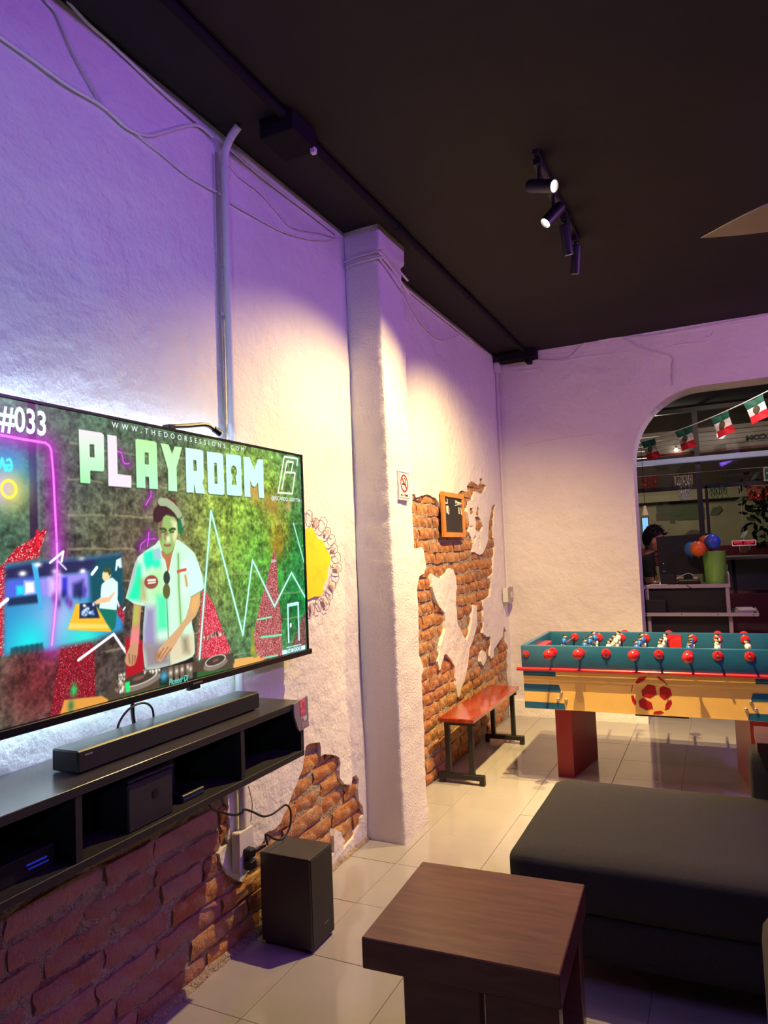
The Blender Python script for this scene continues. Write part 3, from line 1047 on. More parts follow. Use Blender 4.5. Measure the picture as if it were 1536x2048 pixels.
# table and decks along the bottom
poly([(0.664,0.02051),(0.6958,0.01892)] + [(0.797,0.01103),(0.7741,-0.01718)] + [(0.6632,-0.01224)], '#d59a52', 1.5)
poly([(0.6685,0.03937),(0.7711,0.02723),(0.7787,-0.009313),(0.6673,-0.00806)], '#d8a056', 1.5)
poly([(0.1644,-0.0162),(0.1776,0.04233),(0.2623,0.02474),(0.2987,-0.01616),(0.1664,-0.02022)], '#d0903e', 2)
poly([(0.2785,0.02258),(0.2939,0.08181),(0.3242,0.07831),(0.3884,0.06309),(0.4153,0.06915),(0.4278,0.07183),(0.5236,0.06737),(0.5407,0.06942),(0.657,0.06824),(0.6632,-0.01224),(0.276,-0.01134)], '#4a3d30', 2)
poly([(0.4146,0.03117),(0.534,0.02345),(0.6652,0.001829),(0.6646,-0.02182),(0.4138,-0.01617),(0.2885,-0.01316),(0.3122,0.0046),(0.4142,0.002748)], '#2c5a2c', 2)
poly([(0.4147,0.03433),(0.5326,0.02558),(0.5333,-0.01042),(0.4142,0.005903)], '#13261c', 1.5)
def ell(c_, rx, ry, sl, n_=28):
    return [(c_[0] + rx * math.cos(2 * math.pi * i / n_), c_[1] + ry * math.sin(2 * math.pi * i / n_) + sl * rx * math.cos(2 * math.pi * i / n_)) for i in range(n_)]
for (p_, rx, ry) in (([(0.3566,0.056)][0], .054, .026), ([(0.5981,0.05276)][0], .038, .022)):
    poly(ell((p_[0], p_[1] - .016), rx * 1.15, ry, .1), '#7d7064', 2)
    poly(ell(p_, rx, ry, .1), '#b9b0a4', 1.2)
    poly(ell(p_, rx * .88, ry * .82, .1), '#3d342c', 1.2)
    poly(ell(p_, rx * .3, ry * .28, .1), '#8a5a50', 2, .7)
r_ = random.Random(5)
for (u0, v0, u1, v1, cnt_) in ((620, 930, 1000, 1010, 60), (380, 1090, 580, 1150, 34), (1150, 900, 1440, 960, 40), (600, 880, 1000, 960, 40), (60, 1040, 180, 1250, 34)):
    for k in range(cnt_):
        uu, vv_ = u0 + (u1 - u0) * r_.random(), v0 + (v1 - v0) * r_.random()
        p0 = [(0.2814,0.09159),(0.5225,0.01677),(0.2851,0.3857)]
        q_ = (p0[0][0] + (p0[1][0] - p0[0][0]) * uu / 1000, p0[0][1] + (p0[2][1] - p0[0][1]) * (1000 - vv_) / 1000 + .035 * uu / 1000)
        blob(q_, .0042 + .003 * r_.random(), r_.choice(['#e6dccb', '#b79f86', '#1c1512', '#fff4e0', '#7d6650', '#34261e']), .9, .8)
for k in range(5):
    p_ = [(0.4488,0.03639),(0.4671,0.03725),(0.4844,0.03854),(0.5036,0.04278),(0.5117,0.03361)][k]
    poly([(p_[0] - .006, p_[1] - .03), (p_[0] + .006, p_[1] - .028), (p_[0] + .006, p_[1] + .045), (p_[0] - .006, p_[1] + .043)], '#6a5a4a', 2)
    blob((p_[0], p_[1] + .01), .009, '#d8cfc0', .95)
blob([(0.4285,0.03953)][0], .018, '#3aa6d8', .9)
poly([(0.3212,0.05226),(0.3327,0.0515),(0.3333,0.01509),(0.3233,0.01498)], '#1fd86a', 1.5)
blob([(0.1984,0.06722)][0], .02, '#1fc45a', .95, .7)
blob([(0.1914,0.01785)][0], .02, '#2e6a44', .9, .6)
poly([(0.7422,0.1653),(0.7489,0.1676),(0.753,0.07767),(0.7615,0.02209),(0.7448,0.02305),(0.7325,0.05102)], '#7a8a3a', 2)
blob([(0.7443,0.0621)][0], .014, '#b59a3a', .9)
# --- the performer
SK, SKD = '#c79a72', '#9a6a4a'
poly([(0.3238,0.2111),(0.3553,0.204),(0.3782,0.1738),(0.3697,0.07659),(0.324,0.06634)], '#a3121f', 3)
poly([(0.3744,0.08136),(0.5185,0.09254),(0.5236,0.06737),(0.4278,0.07183),(0.3767,0.07601)], '#1c1412', 2)
SH = [(0.4221,0.5616),(0.4113,0.5452),(0.382,0.5212),(0.3617,0.5004),(0.3515,0.4718),(0.3432,0.4303),(0.3329,0.3818),(0.3259,0.3516)] + [(0.328,0.3502),(0.348,0.3274),(0.3687,0.318),(0.3781,0.315),(0.3722,0.2439),(0.3697,0.1572),(0.3734,0.09407),(0.3768,0.07911),(0.408,0.07451),(0.4483,0.07555),(0.4961,0.08178),(0.5184,0.08917),(0.5271,0.1039),(0.5259,0.1793),(0.5197,0.2216),(0.5169,0.2903),(0.5177,0.3313),(0.5524,0.3512)] + [(0.5648,0.3611),(0.5596,0.4122),(0.546,0.4696),(0.5346,0.5085),(0.5089,0.5383),(0.4839,0.5616),(0.4771,0.5645)]
poly(SH, '#bfe6cc', 1.5)
a_sh = np.clip(np.where(inside(SH), 1, -1) * seg_dist(SH) / PXS + .5, 0, 1)
keep_ = IM.copy()
poly([(0.3779,0.5132),(0.4026,0.5261),(0.423,0.4898),(0.4267,0.4565),(0.4097,0.4521),(0.4016,0.4635),(0.3849,0.4484),(0.3774,0.481)], '#1fe6b0', 6)
poly([(0.3573,0.4688),(0.3692,0.4708),(0.3701,0.4015),(0.3652,0.3384),(0.3305,0.3458),(0.3447,0.404)], '#1fe4a4', 8)
poly([(0.3416,0.4566),(0.3557,0.4927),(0.3615,0.4818),(0.3507,0.4165),(0.3326,0.3559)], '#9db7b4', 10)
poly([(0.3684,0.4149),(0.3804,0.4165),(0.3832,0.3359),(0.3672,0.3381)], '#a58a4a', 14, .8)
poly([(0.389,0.4481),(0.431,0.4562),(0.4342,0.395),(0.4288,0.3295),(0.3913,0.3347)], '#a9dca0', 18)
poly([(0.4126,0.3516),(0.4428,0.3477),(0.4431,0.2168),(0.4104,0.2172)], '#4ef0a2', 12)
poly([(0.3804,0.3115),(0.4069,0.3074),(0.4092,0.1473),(0.3709,0.1569),(0.3695,0.2195)], '#8f86ac', 16)
poly([(0.3712,0.1755),(0.4448,0.1708),(0.4483,0.07555),(0.3768,0.08066)], '#8c7f84', 14)
poly([(0.45,0.1696),(0.526,0.1861),(0.527,0.09707),(0.4853,0.08478),(0.4483,0.07879)], '#cfc2a2', 12)
poly([(0.4871,0.1744),(0.5034,0.1707),(0.5077,0.1089),(0.4914,0.1165)], '#6f6a52', 14, .8)
poly([(0.48,0.4759),(0.5124,0.4743),(0.5148,0.358),(0.4816,0.3221)], '#cfeee0', 14)
poly([(0.5201,0.5031),(0.5503,0.4427),(0.5611,0.3675),(0.524,0.3424),(0.5159,0.4159)], '#c4ecf0', 10)
poly([(0.4026,0.5234),(0.4238,0.534),(0.4294,0.4895),(0.406,0.4823)], '#8fc0c0', 4)
line([(0.4435,0.4303),(0.4405,0.3805),(0.4417,0.3305)] + [(0.4434,0.2364),(0.4458,0.07952)], .003, '#6f8f78')
line([(0.4805,0.5044),(0.4803,0.3762)] + [(0.4848,0.1949)], .004, '#7aa86a', .012, '#8fc07a')
line([(0.5019,0.4171),(0.5058,0.3792)], .006, '#b89a6a', .01, '#b8c48a')
IM = keep_ * (1 - a_sh[..., None]) + IM * a_sh[..., None]
line([(0.4781,0.4361),(0.4884,0.4397),(0.5035,0.4429)], .006, '#c4523e')
poly(ell([(0.3975,0.4028)][0], .020, .026, 0), '#8a4a3a', 1.5)
line([(0.3884,0.4099),(0.409,0.4098)], .004, '#e8e0d0')
line([(0.3893,0.3995),(0.4089,0.4003)], .003, '#e8e0d0')
# arms and hands
poly([(0.348,0.3274),(0.3687,0.3165),(0.3645,0.2735),(0.3614,0.2213),(0.3584,0.1786),(0.3556,0.1423),(0.3494,0.1133),(0.3447,0.1055),(0.3335,0.1042),(0.3247,0.1143),(0.3205,0.1275),(0.3241,0.1476),(0.3345,0.1752),(0.3384,0.2139),(0.3425,0.2621)], '#b98a66', 1.5)
poly([(0.3479,0.3227),(0.3617,0.3175),(0.3597,0.265),(0.3491,0.2485),(0.3447,0.2617)], '#a9b04a', 6, .9)
poly([(0.3398,0.235),(0.3604,0.2308),(0.3585,0.1848),(0.3368,0.1838)], '#e07a80', 8, .9)
line([(0.3319,0.1486),(0.3337,0.1178)], .003, '#8a5c3a')
line([(0.3419,0.1429),(0.3403,0.1098)], .003, '#8a5c3a')
line([(0.3486,0.138),(0.3471,0.114)], .003, '#8a5c3a')
poly([(0.5176,0.3279),(0.5495,0.348),(0.5483,0.2924),(0.533,0.2499),(0.4987,0.2121),(0.4818,0.1822),(0.4653,0.1529),(0.4491,0.1241),(0.4285,0.1102),(0.4182,0.097),(0.4085,0.1061),(0.4063,0.1226),(0.4166,0.1486),(0.4398,0.1753),(0.4717,0.211),(0.4994,0.2491),(0.5113,0.2912)], '#c79c70', 1.5)
poly([(0.5232,0.3237),(0.5463,0.3345),(0.5425,0.2933),(0.5275,0.2612),(0.5166,0.2767)], '#d9a860', 6, .9)
line([(0.4291,0.1455),(0.4136,0.1174)], .003, '#9a6a48')
line([(0.4418,0.1455),(0.4209,0.109)], .003, '#9a6a48')
line([(0.452,0.1397),(0.431,0.1095)], .003, '#9a6a48')
blob([(0.4125,0.1209)][0], .016, '#8a5a30', .7)
# neck, head, hair, headphones
poly([(0.4278,0.52),(0.4673,0.5247),(0.4691,0.5616),(0.4748,0.5616),(0.4626,0.5107),(0.4503,0.441),(0.4459,0.4413),(0.4401,0.4835),(0.4317,0.4977)], '#b06a48', 1.5)
poly([(0.4233,0.6338),(0.43,0.6508),(0.4476,0.6602),(0.4697,0.6529),(0.4794,0.6304),(0.4798,0.5903),(0.4746,0.5559),(0.4674,0.5276),(0.4559,0.5109),(0.4427,0.5057),(0.4321,0.5199),(0.4251,0.5506),(0.4215,0.5893)], '#8fae62', 1.5)
poly([(0.4605,0.641),(0.4796,0.6362),(0.4792,0.5788),(0.4722,0.5445),(0.4637,0.573),(0.4687,0.6015)], '#d9d6a4', 8)
poly([(0.4233,0.6338),(0.4342,0.6398),(0.4313,0.6006),(0.4285,0.5616),(0.4225,0.5838)], '#7a5a48', 6)
poly([(0.4398,0.5896),(0.4464,0.5954),(0.4525,0.5645),(0.4458,0.5588),(0.4394,0.57)], '#8a4a40', 5)
poly([(0.4439,0.5785),(0.4549,0.5786),(0.4567,0.556),(0.4457,0.5532)], '#cfe0b4', 5)
line([(0.4271,0.6047),(0.4379,0.6064),(0.4443,0.6009)], .005, '#3a4a22')
line([(0.4553,0.6012),(0.4643,0.6071),(0.4722,0.6059)], .005, '#3a4a22')
line([(0.4323,0.5937),(0.441,0.5947)], .004, '#4a5a2c')
line([(0.4574,0.5933),(0.4675,0.5952)], .004, '#4a5a2c')
line([(0.4389,0.5421),(0.4476,0.5397),(0.4565,0.5419)], .0045, '#8a5a48')
poly([(0.4322,0.5255),(0.4426,0.5043),(0.4582,0.5122),(0.4674,0.529),(0.4626,0.5135),(0.4447,0.5)], '#6a8a3a', 3)
poly([(0.4085,0.6331),(0.4058,0.6577),(0.4093,0.68),(0.4245,0.7034),(0.4356,0.724),(0.4554,0.7302),(0.4754,0.7192),(0.484,0.6883),(0.4892,0.6597),(0.4805,0.6276),(0.4775,0.6476),(0.4631,0.6611),(0.4476,0.663),(0.4387,0.6541),(0.4319,0.6369),(0.4254,0.6311),(0.4169,0.6307)], '#3a2024', 2)
poly([(0.4421,0.7218),(0.4621,0.7294),(0.4776,0.7166),(0.4796,0.6995),(0.4596,0.7149)], '#7a3a2a', 6, .8)
line([(0.4311,0.711),(0.4485,0.7111),(0.466,0.6969),(0.4792,0.6793),(0.4869,0.6625)], .016, '#9aa884')
poly([(0.4832,0.6479),(0.4949,0.6571),(0.5027,0.6401),(0.501,0.6139),(0.4935,0.5847),(0.4821,0.5903),(0.4805,0.6247)], '#1f6a40', 2)
poly([(0.4901,0.6511),(0.5017,0.6488),(0.5036,0.6256),(0.4964,0.6137)], '#b9b08a', 3, .8)
# sunglasses hanging at the collar
line([(0.4459,0.4413),(0.4434,0.422),(0.4416,0.3832)], .003, '#3a3a2a')
poly(ell([(0.4432,0.415)][0], .010, .026, 0), '#2c3a30', 1.5)
poly(ell([(0.4417,0.3632)][0], .011, .030, 0), '#5a5a2c', 1.5)
# zigzag in front
line([(0.5418,0.07417),(0.5955,0.6862),(0.7048,0.136),(0.7534,0.4696),(0.845,0.2415),(0.9329,0.3983),(1.002,0.2612)], .0050, '#b9f5e2', .008, '#5fae80')
line([(0.9516,0.6464),(1.005,0.4241)], .0045, '#9df0d0', .008, '#3f8a5a')
# lettering PLAYROOM
def letter(P, holes=(), cols=('#dff8f0', '#dff8f0')):
    sd = np.where(inside(P), 1, -1) * seg_dist(P)
    a_ = np.clip(sd / PXS + .5, 0, 1)
    for h_ in holes:
        a_ *= 1 - np.clip(np.where(inside(h_), 1, -1) * seg_dist(h_) / PXS + .5, 0, 1)
    t0 = min(p[1] for p in P)
    t1 = max(p[1] for p in P)
    k_ = np.clip((SY - t0) / (t1 - t0), 0, 1)[..., None]

    put(np.clip(np.roll(np.roll(a_, -2, 0), -2, 1), 0, 1) * .5, '#1c2a14')
    put(a_, col3(cols[0]) * (1 - k_) + col3(cols[1]) * k_)
letter([(0.2176,0.9416),(0.2725,0.9429),(0.2783,0.9361),(0.2776,0.8132),(0.275,0.8052),(0.2432,0.8031),(0.2433,0.758),(0.22,0.7578)], [[(0.2428,0.8953),(0.2537,0.8963),(0.2545,0.8511),(0.2431,0.8503)]], ('#9af2a4', '#dcd4da'))
letter([(0.2866,0.9397),(0.3106,0.941),(0.3119,0.8019),(0.3478,0.8012),(0.3472,0.756),(0.2871,0.7556)], [], ('#e0d4e0', '#e2d2da'))
letter([(0.361,0.9389),(0.3657,0.9433),(0.4168,0.9448),(0.4218,0.9383),(0.4231,0.7597),(0.3977,0.7583),(0.3972,0.8037),(0.387,0.8039),(0.3863,0.7595),(0.3618,0.7587)], [[(0.386,0.8961),(0.3975,0.8974),(0.3975,0.8511),(0.3858,0.8506)]], ('#a6f0bc', '#aef49a'))
letter([(0.434,0.9418),(0.4584,0.9422),(0.4686,0.9046),(0.477,0.9388),(0.5011,0.9406),(0.4817,0.8539),(0.4817,0.7574),(0.4546,0.7567),(0.4548,0.8426)], [], ('#b4f4c4', '#b6f4a4'))
letter([(0.5122,0.9419),(0.5667,0.9436),(0.5736,0.9365),(0.5731,0.8235),(0.5676,0.8034),(0.5772,0.758),(0.5438,0.7582),(0.5375,0.7993),(0.5376,0.7594),(0.5125,0.7574)], [[(0.5373,0.8957),(0.5482,0.8966),(0.5489,0.8514),(0.5379,0.8504)]], ('#bff2e4', '#c4f4dc'))
letter([(0.5861,0.941),(0.6402,0.9442),(0.6463,0.9394),(0.6482,0.7697),(0.6428,0.7603),(0.592,0.7604),(0.5872,0.7669)], [[(0.6117,0.8978),(0.6212,0.8983),(0.6225,0.8067),(0.6113,0.806)]], ('#bfeef0', '#c2f2ea'))
kc = [(0.6872,0.8731),(0.6994,0.875),(0.6866,0.8473)]
letter([(0.657,0.9448),(0.7125,0.9493),(0.7169,0.9451),(0.7183,0.7691),(0.7113,0.7621),(0.6604,0.7621),(0.6563,0.7706)], [[(kc[0][0] + (kc[1][0] - kc[0][0]) * math.cos(i * math.pi / 8), kc[0][1] + (kc[0][1] - kc[2][1]) * math.sin(i * math.pi / 8)) for i in range(16)], [(0.6824,0.8558),(0.6916,0.8572),(0.697,0.8099),(0.6766,0.8097)]], ('#bdeef2', '#bdf0f0'))
letter([(0.7275,0.9463),(0.7545,0.9491),(0.7728,0.8955),(0.7903,0.9473),(0.8141,0.9483),(0.8127,0.7616),(0.7899,0.7628),(0.788,0.8372),(0.7736,0.8115),(0.7626,0.8157),(0.7535,0.8411),(0.7533,0.7622),(0.7283,0.7617)], [], ('#bfe9ec', '#c2eef0'))
# monogram
line([(0.9798,0.9513),(0.9854,0.9858),(0.9161,0.9842),(0.8796,0.7971),(0.9503,0.7993),(0.9687,0.9091),(0.9226,0.9051)], .0050, '#e8ecd8')
line([(0.8994,0.818),(0.9277,0.9608),(0.9605,0.9631),(0.9483,0.9082)], .0050, '#e8ecd8')
# door mark and its plate
line([(0.9076,0.05726),(0.909,0.2398),(0.9615,0.2418),(0.9604,0.05661)], .0062, '#b8f0f0')
poly([(0.9052,0.2442),(0.9649,0.2453),(0.9652,0.2313),(0.9055,0.2295)], '#b8f0f0', 1)
poly(ell([(0.9204,0.1373)][0], .0045, .012, 0), '#e0f8f0', 1)
poly([(0.8752,0.02337),(0.9901,0.02189),(0.9914,-0.0003218),(0.8745,0.00281)], '#c4ecf8', 1)
line([(0.8963,0.03131),(0.9697,0.03079)], .0022, '#c4ecf8')
line([(0.8951,-0.005689),(0.9724,-0.007377)], .0022, '#c4ecf8')
IM = np.clip(IM, 0, 1)
linim = np.where(IM <= 0.04045, IM / 12.92, ((IM + 0.055) / 1.055) ** 2.4)
yy = 1.108 + SX * 1.542
zz = 1.095 + SY * 0.856
vco = np.stack([np.full_like(yy, .0995) - .05, yy - wpos(tv).y, zz - wpos(tv).z], -1).reshape(-1, 3)
idx = np.arange(W_ * H_).reshape(H_, W_)
quads = np.stack([idx[:-1, :-1], idx[:-1, 1:], idx[1:, 1:], idx[1:, :-1]], -1).reshape(-1, 4)
me = bpy.data.meshes.new('screen')
me.vertices.add(len(vco))
me.vertices.foreach_set('co', vco.ravel())
me.loops.add(quads.size)
me.loops.foreach_set('vertex_index', quads.ravel())
me.polygons.add(len(quads))
me.polygons.foreach_set('loop_start', np.arange(0, quads.size, 4))
me.update(calc_edges=True)
ca = me.color_attributes.new('picture', 'FLOAT_COLOR', 'POINT')
ca.data.foreach_set('color', np.concatenate([linim.reshape(-1, 3), np.ones((W_ * H_, 1))], 1).ravel())
M_SCREEN = mat('lit_screen', (0.01, 0.01, 0.01), 0.22, spec=0.35)
nt = M_SCREEN.node_tree
at = nt.nodes.new('ShaderNodeAttribute')
at.attribute_name = 'picture'
nt.links.new(at.outputs['Color'], nt.nodes['Principled BSDF'].inputs['Emission Color'])
nt.nodes['Principled BSDF'].inputs['Emission Strength'].default_value = 1.35
me.materials.append(M_SCREEN)
scr = bpy.data.objects.new('screen', me)
COL.objects.link(scr)
scr.parent = tv
scr['label'] = 'lit screen with a disc jockey and white lettering'
M_LETT = mat('lit_white_lettering', (.02, .02, .02), .4, emit=(.86, 1.0, 1.0), es=1.05)
M_LETD = mat('dark_lettering', (.01, .01, .01), .4, emit=H('#28404a'), es=1.0)
M_LETC = mat('lit_cyan_lettering', (.02, .02, .02), .4, emit=H('#5fe8d8'), es=1.0)


def scr_text(body, size, st, mt, width, **kw):
    return text(body, size, 'x', (.1002, 1.108 + st[0] * 1.542, 1.095 + st[1] * .856), mt, 'lettering', scr_p, width=width, depth=.0002, **kw)


scr_p = scr
q = [(0.05609,0.9387),(0.1462,0.9424)]
scr_text('#033', .095, (q[0][0], .935), M_LETT, (q[1][0] - q[0][0]) * 1.542, bold=.0022)
q = [(0.2984,0.9741)] + [(0.7303,0.9825)]
scr_text('WWW.THEDOORSESSIONS.COM', .026, (q[0][0], (q[0][1] + q[1][1]) / 2), M_LETT, (q[1][0] - q[0][0]) * 1.542, spacing=2.0)
q = [(0.8464,0.764),(0.99,0.7707)]
scr_text('@RICARDO_GOYTIA', .024, (q[0][0], (q[0][1] + q[1][1]) / 2), M_LETT, (q[1][0] - q[0][0]) * 1.542)
q = [(0.4433,0.01387),(0.5029,0.007792)]
scr_text('Pioneer DJ', .030, (q[0][0], (q[0][1] + q[1][1]) / 2), M_LETC, (q[1][0] - q[0][0]) * 1.542, shear=.2)
q = [(0.8946,0.01272),(0.971,0.009561)]
scr_text('THE DOOR', .024, (q[0][0], (q[0][1] + q[1][1]) / 2), M_LETD, (q[1][0] - q[0][0]) * 1.542)

# thin arm above the set
arm = thing('bracket_arm', (.06, 1.98, 1.96), 'thin black bent bracket arm standing out above the top edge of the television', 'bracket')
MB().tube([(.075, 1.842, 1.970), (.068, 1.87, 1.976), (.062, 1.95, 1.990), (.06, 2.045, 2.010), (.06, 2.075, 2.010), (.066, 2.115, 1.992)], .0085, 8).build('arm', M_BLACKPL, arm, smooth=True)
MB().cyl((.064, 2.100, 2.000), (.072, 2.125, 1.985), .013, n=10).build('tip', M_BLACKPL, arm, smooth=True)
MB().box(.058, 1.828, 1.9595, .092, 1.862, 1.976, bev=.003).build('clamp', M_BLACKPL, arm)


# ------------------------------------------------------------------ wall shelf under the television
SHX, SHY0, SHY1, SHZ0, SHZ1 = 0.300, 0.70, 2.290, 0.750, 0.955
M_SHELF = wood('black_laminate', (0.013, 0.012, 0.013), (0.020, 0.018, 0.019), 0.6, (12, 1, 12))
M_SHELFLIT = wood('lit_black_laminate', (0.060, 0.054, 0.052), (0.075, 0.068, 0.066), 0.24, (12, 1, 12))  # same black laminate, lightened for the light falling on the top
shelf = thing('wall_shelf', (0.15, 1.5, SHZ0), 'long black wall-hung media shelf with open compartments under the television', 'shelf')
MB().box(0.012, SHY0, SHZ1 - .022, SHX - .003, SHY1, SHZ1, bev=.0015).build('top_board', M_SHELFLIT, shelf)
MB().box(SHX - .003, SHY0, SHZ1 - .022, SHX, SHY1, SHZ1 - .0005).build('edge_band', M_SHELF, shelf)
MB().box(0.012, SHY0, SHZ0, SHX, SHY1, SHZ0 + .022, bev=.0015).build('bottom_board', M_SHELF, shelf)
MB().box(0.010, SHY0, SHZ0 + .022, 0.022, SHY1, SHZ1 - .022).build('back_board', M_SHELF, shelf)
for y in (SHY0, 1.245, 1.905, SHY1 - .02):
    MB().box(0.022, y, SHZ0 + .022, SHX - .002, y + .02, SHZ1 - .022).build('divider', M_SHELF, shelf)
# soundbar
M_CLOTH = mat('black_grille', (0.012, 0.012, 0.013), 0.6, bumps=[(900, 1, .3, .001)])
sb = thing('soundbar', (.16, 1.7, SHZ1), 'long black soundbar lying on the wall shelf', 'soundbar')
MB().box(.125, 1.318, SHZ1 + .004, .222, 2.118, SHZ1 + .062, rot=(-.0, 'Z'), bev=.004).build('body', M_BLACKPL, sb)
MB().box(.220, 1.322, SHZ1 + .008, .2245, 2.114, SHZ1 + .056).build('grille', M_CLOTH, sb)
for y in (1.36, 2.07):
    MB().box(.14, y, SHZ1, .21, y + .03, SHZ1 + .004).build('foot', M_BLACKPL, sb)
MB().box(.2244, 1.34, SHZ1 + .046, .2250, 1.366, SHZ1 + .050).build('mark', mat('pale_mark', (.25, .25, .27), .4), sb)
# things standing in the shelf
M_GREYBOX = mat('dark_grey_plastic', (0.022, 0.019, 0.024), 0.55)
gb = thing('game_console', (.2, 1.52, SHZ0 + .022), 'dark grey box shaped console standing in the middle shelf compartment', 'console')
MB().box(.06, 1.43, SHZ0 + .022, .282, 1.602, SHZ0 + .150, bev=.004).build('body', M_GREYBOX, gb)
MB().box(.07, 1.428, SHZ0 + .156, .285, 1.604, SHZ0 + .163, bev=.001).build('lid', M_GREYBOX, gb)
MB().box(.10, 1.46, SHZ0 + .150, .24, 1.575, SHZ0 + .156).build('lid_spacer', M_GREYBOX, gb)
MB().cyl((.282, 1.53, SHZ0 + .10), (.2835, 1.53, SHZ0 + .10), .012, n=16).build('button', M_BLACKPL, gb)
M_BLUEL = mat('blue_led', (.01, .01, .05), .4, emit=(.03, .06, 1.0), es=.30)
M_WHITEL = mat('white_led', (.3, .3, .3), .4, emit=(1, .95, .8), es=2.0)
rt = thing('router', (.2, 1.70, SHZ0 + .022), 'black router with upright aerial and blue light in the shelf', 'router')
MB().box(.12, 1.665, SHZ0 + .022, .26, 1.765, SHZ0 + .045, bev=.003).build('body', M_BLACKPL, rt)
MB().box(.14, 1.70, SHZ0 + .045, .175, 1.725, SHZ0 + .168, bev=.002).build('aerial', mat('dark_blue_plastic', (.012, .014, .06), .35), rt)
MB().box(.2595, 1.67, SHZ0 + .030, .2615, 1.76, SHZ0 + .034).build('light', mat('dim_blue_led', (.01, .01, .04), .4, emit=(.02, .04, .5), es=.12), rt)
for k in range(3):
    MB().sphere((.176, 1.702 + k * .009, SHZ0 + .160), .0016, 6, 4).build('light', M_WHITEL, rt)
bx = thing('set_top_box', (.2, 1.12, SHZ0 + .022), 'flat black box with glowing blue light bars, in the shelf near the left frame edge', 'set-top box')
MB().box(.06, 1.02, SHZ0 + .022, .25, 1.225, SHZ0 + .075, bev=.003).build('body', M_BLACKPL, bx)
MB().box(.2495, 1.145, SHZ0 + .050, .2512, 1.200, SHZ0 + .054).build('light', M_BLUEL, bx)
MB().box(.2495, 1.150, SHZ0 + .040, .2512, 1.205, SHZ0 + .043).build('light', M_BLUEL, bx)
# card clipped to the front corner of the shelf
tagc = thing('price_card', (.31, 2.27, .86), 'grey hanging card with a pink panel on the shelf front corner', 'card')
def card(off, inset):
    q = [(2.216,0.9554),(2.31,0.9673),(2.311,0.8765),(2.313,0.854),(2.247,0.8487),(2.234,0.8689),(2.22,0.901),(2.213,0.931)]
    c_ = (sum(p[0] for p in q) / 8, sum(p[1] for p in q) / 8)
    return [(c_[0] + (p[0] - c_[0]) * inset, c_[1] + (p[1] - c_[1]) * inset) for p in q]
MB().prism(card(0, 1.0), .3015, .3085, 'x').build('card', mat('grey_card', H('#8e7f86'), .6), tagc)
MB().prism([(2.252,0.9616),(2.293,0.9614),(2.291,0.9049),(2.257,0.8998)], .3085, .3093, 'x').build('pink_panel', mat('pink_print', H('#d24a66'), .55, var=(60, H('#e8a0ae'), .5, .62)), tagc)
MB().prism([(2.258,0.8951),(2.293,0.9025),(2.294,0.9002),(2.259,0.8924)], .3085, .3093, 'x').build('white_stripe', M_WHITEPL, tagc)
cc = [(2.287,0.8911)][0]
MB().prism([(cc[0] + .012 * math.cos(i * math.pi / 8), cc[1] + .012 * math.sin(i * math.pi / 8)) for i in range(16)], .3085, .3093, 'x').build('round_mark', M_WHITEPL, tagc)
MB().prism([(2.262,0.8768),(2.306,0.8759),(2.309,0.8577),(2.266,0.8579)], .3085, .3090, 'x').build('lower_panel', mat('grey_print', H('#a3959a'), .6), tagc)

# ------------------------------------------------------------------ subwoofer on the floor
sw = thing('subwoofer', (.175, 2.395, 0), 'black box subwoofer standing on the tiles against the brick', 'speaker')
M_SUB = mat('black_vinyl', (0.034, 0.031, 0.030), 0.42, bumps=[(300, 2, .15, .001)])
MB().box(.060, 2.312, .012, .290, 2.482, .350, bev=.005).build('cabinet', M_SUB, sw)
MB().box(.2885, 2.318, .018, .2925, 2.476, .344, bev=.001).build('front_panel', M_CLOTH, sw)
MB().box(.2922, 2.40, .072, .2930, 2.432, .076).build('mark', mat('grey_mark_sub', (.10, .10, .11), .4), sw)
for (x, y) in ((.08, 2.33), (.27, 2.33), (.08, 2.465), (.27, 2.465)):
    MB().cyl((x, y, 0), (x, y, .013), .012, n=10).build('foot', M_BLACKPL, sw)

# ------------------------------------------------------------------ conduit pipe, outlet, cord
pipe = thing('conduit_pipe', (.022, 2.245, .42), 'white painted conduit pipe running up the wall behind the television', 'pipe')
PYP = 2.262
MB().tube(smooth_path([(.024, PYP, .44), (.024, PYP, 1.5), (.024, PYP, 2.9), (.024, PYP, 3.13), (.034, PYP, 3.20), (.065, PYP, 3.245), (.10, PYP, 3.275)], 5), .0165, 12).build('pipe', M_CABLEW, pipe, smooth=True)
for z in (2.03, 2.72, 3.1, .70):
    MB().cyl((.024, PYP, z - .018), (.024, PYP, z + .018), .0195, n=12).build('collar', M_CABLEW, pipe, smooth=True)
for z in (.62, 2.50):
    MB().box(.008, PYP - .035, z - .008, .012, PYP + .035, z + .008).build('strap', M_CABLEW, pipe)
oc = [(2.217,0.4738),(2.347,0.4489),(2.347,0.331),(2.219,0.3736)]
oy0, oz0, oy1, oz1 = 2.195, .300, 2.305, .452
ob = thing('outlet_box', (.02, 2.25, oz0), 'white surface outlet box with a black plug block below the conduit', 'outlet')
MB().box(.006, oy0 + .012, oz0, .042, oy1 - .02, oz1, bev=.004).build('box', M_WHITEPL, ob)
MB().box(.042, oy0 + .006, oz0 - .006, .050, oy1 - .014, oz1 + .006, bev=.002).build('cover_plate', M_WHITEPL, ob)
for z in (.335, .375):
    MB().box(.050, oy0 + .028, z - .016, .053, oy0 + .066, z + .016, bev=.001).build('socket', M_GREYBOX, ob)
pa = thing('power_adapter', (.07, 2.24, .32), 'black plug and adapter pushed into the white outlet box', 'adapter')
MB().box(.053, 2.218, .316, .088, 2.258, .350, bev=.004).build('adapter_block', M_BLACKPL, pa)
